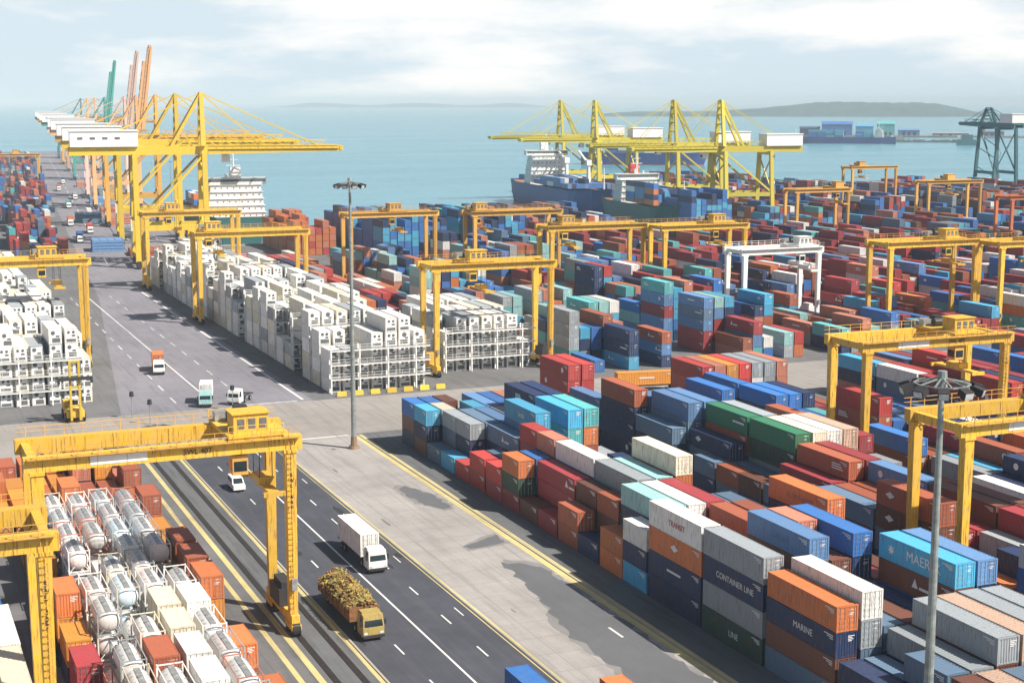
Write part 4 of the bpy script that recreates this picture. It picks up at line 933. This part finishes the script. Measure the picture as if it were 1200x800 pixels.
# --- second block, near
X2 = lambda r: 113.6 + 2.75 * r
Y2 = lambda b: 112.8 + 12.75 * b
S2 = {(0, 1): 'navy orange', (0, 2): 'H navy slate brown rust', (2, 5): 'H grey grey dkgreen green', (2, 6): 'H navy blue rust green', (3, 5): 'H white grey cream cream', (4, 5): 'H white white grey white', (5, 5): 'H grey beige beige beige', (6, 5): 'crimson crimson brown crimson',
      (3, 6): 'H navy grey slate grey', (4, 6): 'H navy slate grey', (0, 8): 'H navy navy navy rust', (1, 8): 'navy slate grey steel', (2, 8): 'navy orange rust', (0, 7): 'navy navy slate', (1, 7): 'H navy slate slate steel', (2, 7): 'H navy blue blue steel', (3, 7): 'navy slate grey', (4, 7): 'navy slate white', (5, 7): 'navy navy', (6, 7): 'navy slate',
      (0, 10): 'H crimson navy red red', (1, 10): 'H navy crimson red red', (0, 9): 'navy slate steel', (1, 9): 'navy slate', (2, 9): 'navy grey', (3, 9): 'slate navy', (4, 9): 'navy', (2, 10): 'slate', (3, 10): 'navy grey', (0, 5): 'navy brown|slate rust', (1, 5): 'navy slate', (0, 6): 'navy slate|navy', (1, 6): 'navy slate navy',
      (1, 2): 'navy brown crimson', (2, 2): 'slate brown crimson', (3, 2): 'navy brown rust brown', (4, 2): 'navy slate brown brown', (5, 2): 'navy crimson slate', (0, 3): 'navy brown slate', (1, 3): 'navy brown rust', (0, 4): 'navy slate', (1, 4): 'navy brown crimson', (2, 4): 'slate crimson crimson rust', (3, 4): 'slate navy brown crimson'}
from_spec(S2, X2, Y2, 'second block')
rg = random.Random(31)
for b_ in range(-1, 11):
    for r_ in range(7):
        if (r_, b_) in S2 or (b_ in (9, 10) and r_ > 4) or rg.random() < .08: continue
        n_ = rg.choice((2, 3, 3, 4, 4)) if b_ < 9 else rg.choice((1, 2))
        if rg.random() < .25:
            for k in (0, 6.2): put('box', X2(r_), Y2(b_) + k, [mix(rg, W_NEAR) for _ in range(rg.choice((2, 3, 3)))], 'second block', r_, L20)
        else: put('box', X2(r_), Y2(b_), [mix(rg, W_NEAR) for _ in range(n_)], 'second block', r_)
# --- third block, near
X3 = lambda r: 143.2 + 2.75 * r
Y3 = lambda b: 117.8 + 12.6 * b
S3 = {(0, 10): 'H crimson red red', (1, 10): 'H navy salmon salmon', (2, 10): 'H rust amber amber', (3, 10): 'H rust red red', (4, 10): 'H grey white grey', (5, 10): 'H slate grey grey', (6, 10): 'H salmon salmon salmon', (0, 8): 'navy navy blue', (1, 8): 'navy blue blue', (2, 8): 'navy blue navy', (0, 9): 'navy navy blue', (1, 9): 'navy blue', (3, 8): 'navy crimson', (2, 9): 'navy',
      (1, 6): 'H crimson crimson rust red', (0, 7): 'navy sky', (2, 7): 'navy teal', (3, 6): 'navy slate steel', (0, 6): 'navy navy'}
from_spec(S3, X3, Y3, 'third block')
for b_ in range(-1, 11):
    for r_ in range(7):
        if (r_, b_) in S3 or (b_ == 9 and r_ > 2) or rg.random() < .12: continue
        put('box', X3(r_), Y3(b_), [mix(rg, W_NEAR) for _ in range(rg.choice((1, 2, 2, 3, 3)))], 'third block', r_)
# --- blocks further right on the near side of the cross road
for i, X0 in enumerate((176, 206.5, 234, 262, 291)):
    for b_ in range(4, 11):
        for r_ in range(6):
            if rg.random() < .12: continue
            put('box', X0 + 3 + 2.75 * r_, 112 + 12.7 * b_, [mix(rg, W_RED if rg.random() < .6 else W_NEAR) for _ in range(rg.choice((2, 3, 3, 4)))], ORD[3 + i] + ' block', r_)
# --- white reefers beyond the junction
def make_rack(loc, n, lev, label):
    """white steel service gantry in front of a bay of reefers: posts, floors, rails, stair"""
    r = empty('reefer_rack', loc, 0, label, 'reefer rack', 'white service racks between reefer bays'); W_ = n * 3.0
    b = MB()
    for i in range(n // 2 + 1):
        for y in (0, 1.2): b.box(min(i * 6.0, W_) - .13, min(i * 6.0, W_) + .13, y - .1, y + .1, 0, lev * 2.9 + 1.1)
    for k in range(1, lev + 1): b.box(-.1, W_ + .1, -.06, .06, k * 2.9 - .22, k * 2.9 - .02); b.box(-.1, W_ + .1, 1.14, 1.26, k * 2.9 - .22, k * 2.9 - .02)
    b.build('frame', M['white'], r)
    for k in range(1, lev + 1): b = MB(); b.box(-.2, W_ + .2, -.05, 1.25, k * 2.9, k * 2.9 + .06); b.build('platform', M['steel'], r)
    b = MB()
    for k in range(1, lev + 1):
        for h_ in (.55, 1.05): b.box(-.1, W_ + .1, -.1, -.04, k * 2.9 + h_, k * 2.9 + h_ + .06)
        for i in range(n * 2): b.box(i * 1.5 - .025, i * 1.5 + .025, -.1, -.05, k * 2.9 + .06, k * 2.9 + 1.05)
    b.build('handrail', M['white'], r)
    return r
WH = ('white', 'white', 'white', 'cream', 'white', 'grey')
def reefers(X, n, y, lo, hi, blk, rack, lev, left=False):
    for r_ in range(n):
        n_ = rg.randint(lo, hi); x = X + 3.0 * r_
        if rg.random() < .1: n_ = max(1, n_ - 2)
        edge = (r_ == 0 and not left) or (r_ == n - 1 and left)
        if edge or rg.random() < .25:                       # short ones along the road with gaps between
            for k in (0, 6.7):
                if rg.random() < .92: put('reefer', x, y + k, [rg.choice(WH) for _ in range(max(1, n_ - rg.choice((0, 0, 1))))], blk, r_ if not left else n - 1 - r_, 5.6, HC9)
        else: put('reefer', x, y, [rg.choice(WH) for _ in range(n_)], blk, r_ if not left else n - 1 - r_, L40, HC9)
    if rack: make_rack((X, y - 1.75, .03), n, lev, rack)
for b_ in range(14): reefers(84.2, 7, 290.5 + 14.6 * b_, 4, 5, 'white block beyond the junction', f"white steel rack {'facing the junction' if b_ == 0 else 'between reefer bays, ' + ORD[b_] + ' behind the front one'}, roadside white block", 3 if b_ == 0 else 4)
for b_ in range(3): reefers(113.8, 7, 304 + 14.6 * b_, 4, 4, 'white block behind the mast', f"white steel rack {'in front of' if b_ == 0 else ORD[b_] + ' behind the front of'} the reefers under the middle gantry crane", 3)
for b_ in range(17): reefers(13.5, 8, 301 + 14.6 * b_, 4, 5, 'white block left of road', f"white steel rack {'at the front' if b_ == 0 else ORD[b_] + ' behind the front'} of the reefers left of the far road", 3, True)
for b_ in range(0, 17, 2): reefers(-14, 8, 301 + 14.6 * b_, 2, 3, 'outer left white block', None, 3)
for b_ in range(4, 16):
    for r_ in range(7):
        if rg.random() < .12: continue
        put('box', 113.8 + 2.8 * r_, 303 + 12.7 * b_, [mix(rg, dict(red=3, salmon=4, white=4, navy=2, crimson=3, orange=2, grey=2)) for _ in range(rg.choice((2, 3, 3)))], 'far second block', r_)
for b_ in range(19):
    for r_ in range(8):
        put('reefer', 16.0 + 2.95 * (7 - r_), 300 + 12.8 * b_, [rg.choice(('white', 'white', 'white', 'cream', 'grey')) for _ in range(rg.choice((3, 4, 4, 5)))], 'white block left of road', r_, L40, HC9)
        if b_ % 2: put('reefer', -14 + 2.95 * (7 - r_), 300 + 12.8 * b_, [rg.choice(('white', 'cream')) for _ in range(3)], 'outer left white block', r_, L40, HC9)
# --- coloured blocks beyond the junction
def yard(X0, ya, yb, w, lo, hi, blk, gap=.1, rows=7, seed=0):
    r2 = random.Random(seed); y = ya
    while y < yb:
        base = r2.randint(lo, hi)
        for r_ in range(rows):
            if r2.random() < gap: continue
            n_ = max(1, min(hi, base + r2.choice((-1, 0, 0, 1)))); c0 = mix(r2, w)
            if r2.random() < .2:
                for k in (0, 6.2): put('box', X0 + 2.75 * r_, y + k, [mix(r2, w) for _ in range(max(1, n_ - 1))], blk, r_, L20)
            else: put('box', X0 + 2.75 * r_, y, [c0 if r2.random() < .35 else mix(r2, w) for _ in range(n_)], blk, r_, L40, r2.choice((HS8, HC9)))
        y += 12.8 if r2.random() < .9 else 19
yard(143.5, 290, 500, dict(aqua=10, teal=10, sky=8, rust=9, salmon=7, navy=9, blue=8, white=5, grey=8, steel=8, orange=4), 2, 4, 'third block beyond the junction', .12, 7, 1)
yard(178, 290, 500, W_MID, 2, 5, 'fourth block beyond the junction', .1, 7, 2)
yard(207.5, 290, 560, W_MID, 2, 4, 'fifth block beyond the junction', .12, 6, 3)
yard(234.5, 290, 560, W_RED, 2, 4, 'sixth block beyond the junction', .1, 7, 4)
yard(262.5, 290, 560, W_RED, 2, 4, 'seventh block beyond the junction', .12, 7, 5)
for i in range(12): yard(292 + i * 28, 290 + i * 6, 540, W_RED if i < 3 else W_FAR, 2, 4, ORD[7 + i] + ' block beyond the junction', .14, 6, 20 + i)
for i in range(9): yard(392 + i * 30, 612, 780 if i > 4 else 900, W_FAR, 2, 4, ORD[i] + ' block of the far pier', .15, 6, 40 + i)
# tall blue and red stacks by the basin
yard(150, 560, 600, dict(orange=8, red=3, salmon=4), 4, 5, 'red stacks by the sea', .0, 6, 60)
yard(172, 520, 596, dict(blue=16, sky=8, navy=2, steel=2), 5, 6, 'tall blue basin stacks', .04, 9, 61)
yard(206, 520, 596, dict(sky=6, blue=5, navy=6, rust=3, teal=3), 5, 6, 'tall stacks by the basin', .1, 8, 62)
yard(232, 560, 600, dict(navy=5, blue=4, white=3, salmon=5, slate=4), 3, 5, 'mixed stacks by the basin', .1, 20, 63)
yard(352, 612, 640, dict(sky=4, blue=8, navy=3), 5, 6, 'blue stacks behind the basin quay', .0, 8, 64)
# far left yard along the left quay
for i in range(5):
    for k in range(9):
        y = 575 + k * 110
        yard(52 + QT * (y - 570) - i * 26, y, y + 92, W_FAR if (i + k) % 3 else W_RED, 2, 4, 'far left yard', .2, 6, 80 + i * 11 + k)
# --- tank containers and short boxes under the nearest gantry crane
XL = lambda r: 15.9 + 2.98 * r
tr_ = random.Random(77)
TC = ['tankskin', 'tankgrey', 'tankwhite', 'tankwhite', 'tankskin', 'tankblue', 'tankpink', 'tankwhite']
for b_ in range(12):
    y = 112 + 7.35 * b_
    for r_ in range(1, 5):
        n_ = 3 if not (b_ in (4, 7) and r_ == 1) else 1
        n_ -= (tr_.random() < .10)
        if tr_.random() < .09: put('box', XL(r_), y + .3, [tr_.choice(('white', 'grey', 'aqua', 'rust', 'cream', 'salmon')) for _ in range(max(1, n_))], 'tank block under the crane', r_, L20); continue
        put('tank', XL(r_), y + (r_ % 2) * .6, [tr_.choice(TC) for _ in range(max(1, n_))], 'tank block under the crane', r_, L20)
    put('box', XL(0), y + .4, [mix(tr_, W_ORG) for _ in range((1, 2, 2, 1, 2, 2, 3, 2, 1, 2, 2, 1)[b_])], 'tank block under the crane', 0, L20)
    put('box', XL(5), y + .3, [tr_.choice(('orange', 'amber', 'amber', 'rust', 'orange')) for _ in range((1, 1, 2, 0, 2, 1, 3, 3, 3, 2, 2, 3)[b_])], 'tank block under the crane', 5, L20)
for b_ in range(5):
    for r_ in range(8):
        n_ = tr_.choice((1, 2, 2, 3))
        put('box', XL(r_ - 1 if r_ < 7 else 5.98), 201.5 + 6.6 * b_, [tr_.choice(('amber', 'orange', 'amber', 'rust')) if t_ == n_ - 1 and tr_.random() < .7 else mix(tr_, W_ORG) for t_ in range(n_)], 'orange block past the tanks', r_, L20) if r_ < 7 else None
put('box', 17.2, 150.2, ['crimson', 'slate'], 'tank block under the crane', 0, L20) if False else None
for b_ in range(11):
    for r_ in range(6):
        put('box', 8.6 - 2.8 * r_, 118 + 12.7 * b_, [('white', 'cream')[(r_ + b_) % 2] if (b_ in (1, 2) and r_ < 2 and t_ == 2) else mix(tr_, W_NEAR) for t_ in range(3 if b_ in (1, 2) else tr_.choice((1, 2)))], 'lower left block', r_)
# what the trucks carry
def load(x, y, col, Ln, label_blk, rz=0, z=1.34, H=HS8): CON.append(dict(kind='box', x=x, y=y, z=z, L=Ln, H=H, col=col, blk=label_blk, row=0, tier=0, n=1, yy=round(y), text=None, rz=rz, load=True))
for (x_, y_), rz_, c_, lc, lt in LANE: load(x_, y_, c_, L40, lc, rz_)
for (x_, y_, c_, lb_) in QL: load(x_, y_, c_, L40, lb_, -math.atan(QT))
load(57.2, 330.5, 'orange', L20, 'orange container riding on the truck on the far road', -R(8))
load(59.5, 291.0, 'white', L20 * .9, 'white box riding on the pale blue truck at the junction', -R(14))
load(56.2, 182.0, 'white', 10.0, 'tall white box riding on the white truck on the dark road', 0, 1.34, HC9)
load(55.6, 125.9, 'blue', L20, 'blue container riding on the truck cut by the bottom picture edge', 0)
load(62.9, 120.6, 'orange', L20 * .8, 'small orange container on the truck at the bottom edge', 0)

# ------------------------------------------------------------------ which of them the picture shows, and how large
bv, bf = [], []
for c in CON:
    w, h, l_ = CW / 2, c['H'], c['L'] / 2; k = len(bv); x, y, z = c['x'], c['y'], c['z']
    bv += [(x - w, y - l_, z), (x + w, y - l_, z), (x + w, y + l_, z), (x - w, y + l_, z), (x - w, y - l_, z + h), (x + w, y - l_, z + h), (x + w, y + l_, z + h), (x - w, y + l_, z + h)]
    bf += [tuple(k + i for i in f) for f in ((3, 2, 1, 0), (4, 5, 6, 7), (0, 1, 5, 4), (1, 2, 6, 5), (2, 3, 7, 6), (3, 0, 4, 7))]
tree = BVHTree.FromPolygons(bv, bf)
mw = cam.rotation_euler.to_matrix(); org = Vector(cam.location); seen = [0] * len(CON)
for py in range(130, 800, 2):
    for px in range(1, 1200, 2):
        hit = tree.ray_cast(org, mw @ Vector(((px - 600) / FPX, (400 - py) / FPX, -1)))
        if hit[2] is not None: seen[hit[2] // 6] += 1
for c, s in zip(CON, seen): c['seen'] = s
chosen = []
for kd, lim in (('box', 300), ('reefer', 295), ('tank', 295)):
    q = sorted([c for c in CON if c['kind'] == kd and c['seen'] > 0], key=lambda c: (not c.get('load'), -c['seen']))
    for c in q[:lim]: c['own'] = True; chosen.append(c)
print('containers', len(CON), 'own', len(chosen), {k: sum(1 for c in CON if c['kind'] == k and c['seen'] > 0) for k in ('box', 'reefer', 'tank')}, 'smallest', min(c['seen'] for c in chosen))

# ------------------------------------------------------------------ labels: colour and place in the stack first, then row and bay
byblk = {}
for c in CON: byblk.setdefault(c['blk'], set()).add(c['yy'])
bays = {k: sorted(v) for k, v in byblk.items()}
TW = {'tankskin': 'light grey', 'tankgrey': 'grey', 'tankwhite': 'white', 'tankblue': 'pale blue', 'tankpink': 'pinkish white'}
FR = ['white', 'grey', 'rust', 'blue']
def cname(c):
    if c['kind'] == 'tank': return TW[c['col']] + ' tank container'
    return PAL[c['col']][1] + (' reefer container' if c['kind'] == 'reefer' else ' short container' if c['L'] < 8 else ' long container')
def tname(c):
    if c['n'] == 1: return 'alone on the ground'
    d = c['n'] - 1 - c['tier']
    return 'topmost' if d == 0 else 'at the bottom' if c['tier'] == 0 else ORD[d] + ' from top'
def rname(c): return ORD[c['row']] + ' row from the road'
def bname(c): return ORD[min(29, bays[c['blk']].index(c['yy']))] + ' bay'
below = {}
for c in CON: below[(c['blk'], c['row'], c['yy'], c['tier'])] = c
def forms(c):
    b_ = below.get((c['blk'], c['row'], c['yy'], c['tier'] - 1)) if c['tier'] else None
    on = (TW[b_['col']] if b_['kind'] == 'tank' else PAL[b_['col']][1]) if b_ else ''
    on = (' on an ' if on[0] in 'aeiou' else ' on a ') + on + ' one' if on else ''
    yield f"{cname(c)}, {tname(c)}{on}, {c['blk']}"
    yield f"{cname(c)}, {tname(c)}, {rname(c)}, {c['blk']}"
    yield f"{cname(c)}, {tname(c)}, {bname(c)}, {c['blk']}"
    yield f"{cname(c)}, {tname(c)}, {ORD[c['row']]} row, {bname(c)}, {c['blk']}"
cand = [[c, [c['blk']] if c.get('load') else list(forms(c))] for c in chosen]
count = {}
for c, f in cand:
    for s in set(f): count[s] = count.get(s, 0) + 1
for c, f in cand: c['label'] = next((s for s in f if count[s] == 1 and len(s.split()) <= 16), f[-1])
GRP = {'box': 'shipping containers in the stacks', 'reefer': 'white refrigerated containers in the stacks', 'tank': 'tank containers under the gantry crane'}

# ------------------------------------------------------------------ build them
LTX = {}
def lettering(key, seed=0):
    if (key, seed) not in LTX:
        word, tint = key; m_ = {'w': M['letter'], 'r': M['redletter'], 's': PM['steel'], 'k': PM['salmon']}[tint]
        LTX[(key, seed)] = text_mesh('lettering', word, 1.5 if word == 'MAERSK' else .95, m_)
    return LTX[(key, seed)]
def setmat(o, i, m_):
    o.material_slots[i].link = 'OBJECT'; o.material_slots[i].material = m_
star = MB(); star.poly([(math.cos(R(90 + k * 360 / 14)) * (.62 if k % 2 == 0 else .3), math.sin(R(90 + k * 360 / 14)) * (.62 if k % 2 == 0 else .3), .012) for k in range(14)])
STAR = star.mesh('emblem', [M['letter']])
def emb(kind):
    b = MB()
    if kind == 0: b.poly([(-.9, 0, .012), (0, -.45, .012), (.9, 0, .012), (0, .45, .012)])
    if kind == 1: b.poly([(.5 * math.cos(t * .524), .5 * math.sin(t * .524), .012) for t in range(12)])
    if kind == 2:
        for k in range(3): b.poly([(-1.4, -.42 + k * .32, .012), (1.2 - k * .3, -.42 + k * .32, .012), (1.3 - k * .3, -.24 + k * .32, .012), (-1.3, -.24 + k * .32, .012)])
    if kind == 3: b.poly([(-.5, -.5, .012), (.5, -.5, .012), (0, .5, .012)]); b.poly([(.7, -.5, .012), (2.4, -.5, .012), (2.4, -.2, .012), (.7, -.2, .012)])
    if kind == 4: b.poly([(-1.6, -.14, .012), (1.6, -.14, .012), (1.6, .14, .012), (-1.6, .14, .012)])
    return b.mesh('emblem', [M['letter']])
EMB = [emb(k) for k in range(5)]
dr = random.Random(9); nid = 0
for c in chosen:
    nid += 1
    if c['kind'] == 'tank':
        fm = PM[dr.choice(['white', 'white', 'grey', 'white', 'cream', 'grey', 'salmon'])]
        o = link('tank_container', tank_meshes('tankf')); setmat(o, 0, fm)
        k = link('tank', tank_meshes('tank'), o); setmat(k, 0, M[c['col']])
        if c['tier'] == c['n'] - 1: link('walkway', tank_meshes('tankw'), o)
        cat = 'tank container'
    else:
        reef = c['kind'] == 'reefer'; small = c['seen'] < 22
        door = (not reef) and dr.random() < .62
        o = link('reefer_container' if reef else 'shipping_container', shell(c['L'], c['H'], door, reef, small))
        pm = PM[c['col']]; setmat(o, 0, pm)
        if door and not small:
            for s in (-1, 1):
                d = link('door', door_mesh(c['L'], c['H'], s), o); setmat(d, 0, pm)
                if c['seen'] > 60: link('locking_bar', bar_mesh(c['L'], c['H'], s), d)
        if reef: link('refrigeration_unit', unit_mesh(c['L'], c['H']), o)
        if c['text']:
            q = link('lettering', lettering(c['text']), o); q.rotation_euler = (R(90), 0, -R(90)); q.location = (-CW / 2 - .012, -1.2 if c['text'][0] == 'MAERSK' else -.5, c['H'] / 2)
            if c['text'][0] == 'MAERSK':
                e = link('emblem', STAR, o, (-CW / 2 - .012, 4.0, c['H'] / 2)); e.rotation_euler = (R(90), 0, -R(90))
        elif not reef and c['seen'] > 45 and c['L'] > 8 and dr.random() < .45 and c['col'] not in ('white', 'cream', 'grey'):
            e = link('emblem', EMB[dr.randint(0, 4)], o, (-CW / 2 - .012, dr.choice((-3.6, 0, 3.4)), c['H'] / 2 + .15)); e.rotation_euler = (R(90), 0, -R(90))
        cat = 'refrigerated container' if reef else 'shipping container'
    o.location = (c['x'], c['y'], c['z']); o.rotation_euler.z = c.get('rz', dr.uniform(-.006, .006))
    tag(o, c['label'], cat, GRP[c['kind']])
# the rest, too small in the picture to tell apart
rest = [c for c in CON if not c.get('own') and not (c['seen'] == 0 and c['y'] > 1000)]
for kd, nm in (('box', 'stacked_containers'), ('reefer', 'stacked_reefers'), ('tank', 'stacked_tanks')):
    keys = sorted({c['col'] for c in rest if c['kind'] == kd})
    if not keys: continue
    b = MB(); rg = random.Random(3)
    for c in rest:
        if c['kind'] != kd: continue
        mi = keys.index(c['col']); x, y, z, w, l_, H = c['x'], c['y'], c['z'], CW / 2, c['L'] / 2, c['H']
        if c['seen'] == 0: b.box(x - w, x + w, y - l_, y + l_, z, z + H, mi); continue
        b.box(x - w + .04, x + w - .04, y - l_ + .05, y + l_ - .05, z + .08, z + H - .03, mi)
        for sx in (-1, 1):
            b.box(min(x + sx * w, x + sx * (w - .06)), max(x + sx * w, x + sx * (w - .06)), y - l_ + .17, y + l_ - .17, z + H - .1, z + H, mi)
            b.box(min(x + sx * w, x + sx * (w - .06)), max(x + sx * w, x + sx * (w - .06)), y - l_ + .17, y + l_ - .17, z, z + .16, mi)
            for sy in (-1, 1): b.box(min(x + sx * w, x + sx * (w - .16)), max(x + sx * w, x + sx * (w - .16)), min(y + sy * l_, y + sy * (l_ - .16)), max(y + sy * l_, y + sy * (l_ - .16)), z, z + H, mi)
        for k in range(4): xx = x - .7 + k * .46; b.box(xx - .03, xx + .03, y - l_ - .02 + .03, y - l_ + .045, z + .1, z + H - .1, mi)
        if kd == 'reefer':
            b.box(x - .8, x + .8, y - l_ - .01, y - l_ + .04, z + .35, z + 1.15, len(keys)); b.box(x - .7, x + .7, y - l_ - .01, y - l_ + .04, z + 1.8, z + 2.4, len(keys))
    mats = [M[k] if kd == 'tank' else PM[k] for k in keys] + [M['grille']]
    tag(b.build(nm, mats), kind='stuff')
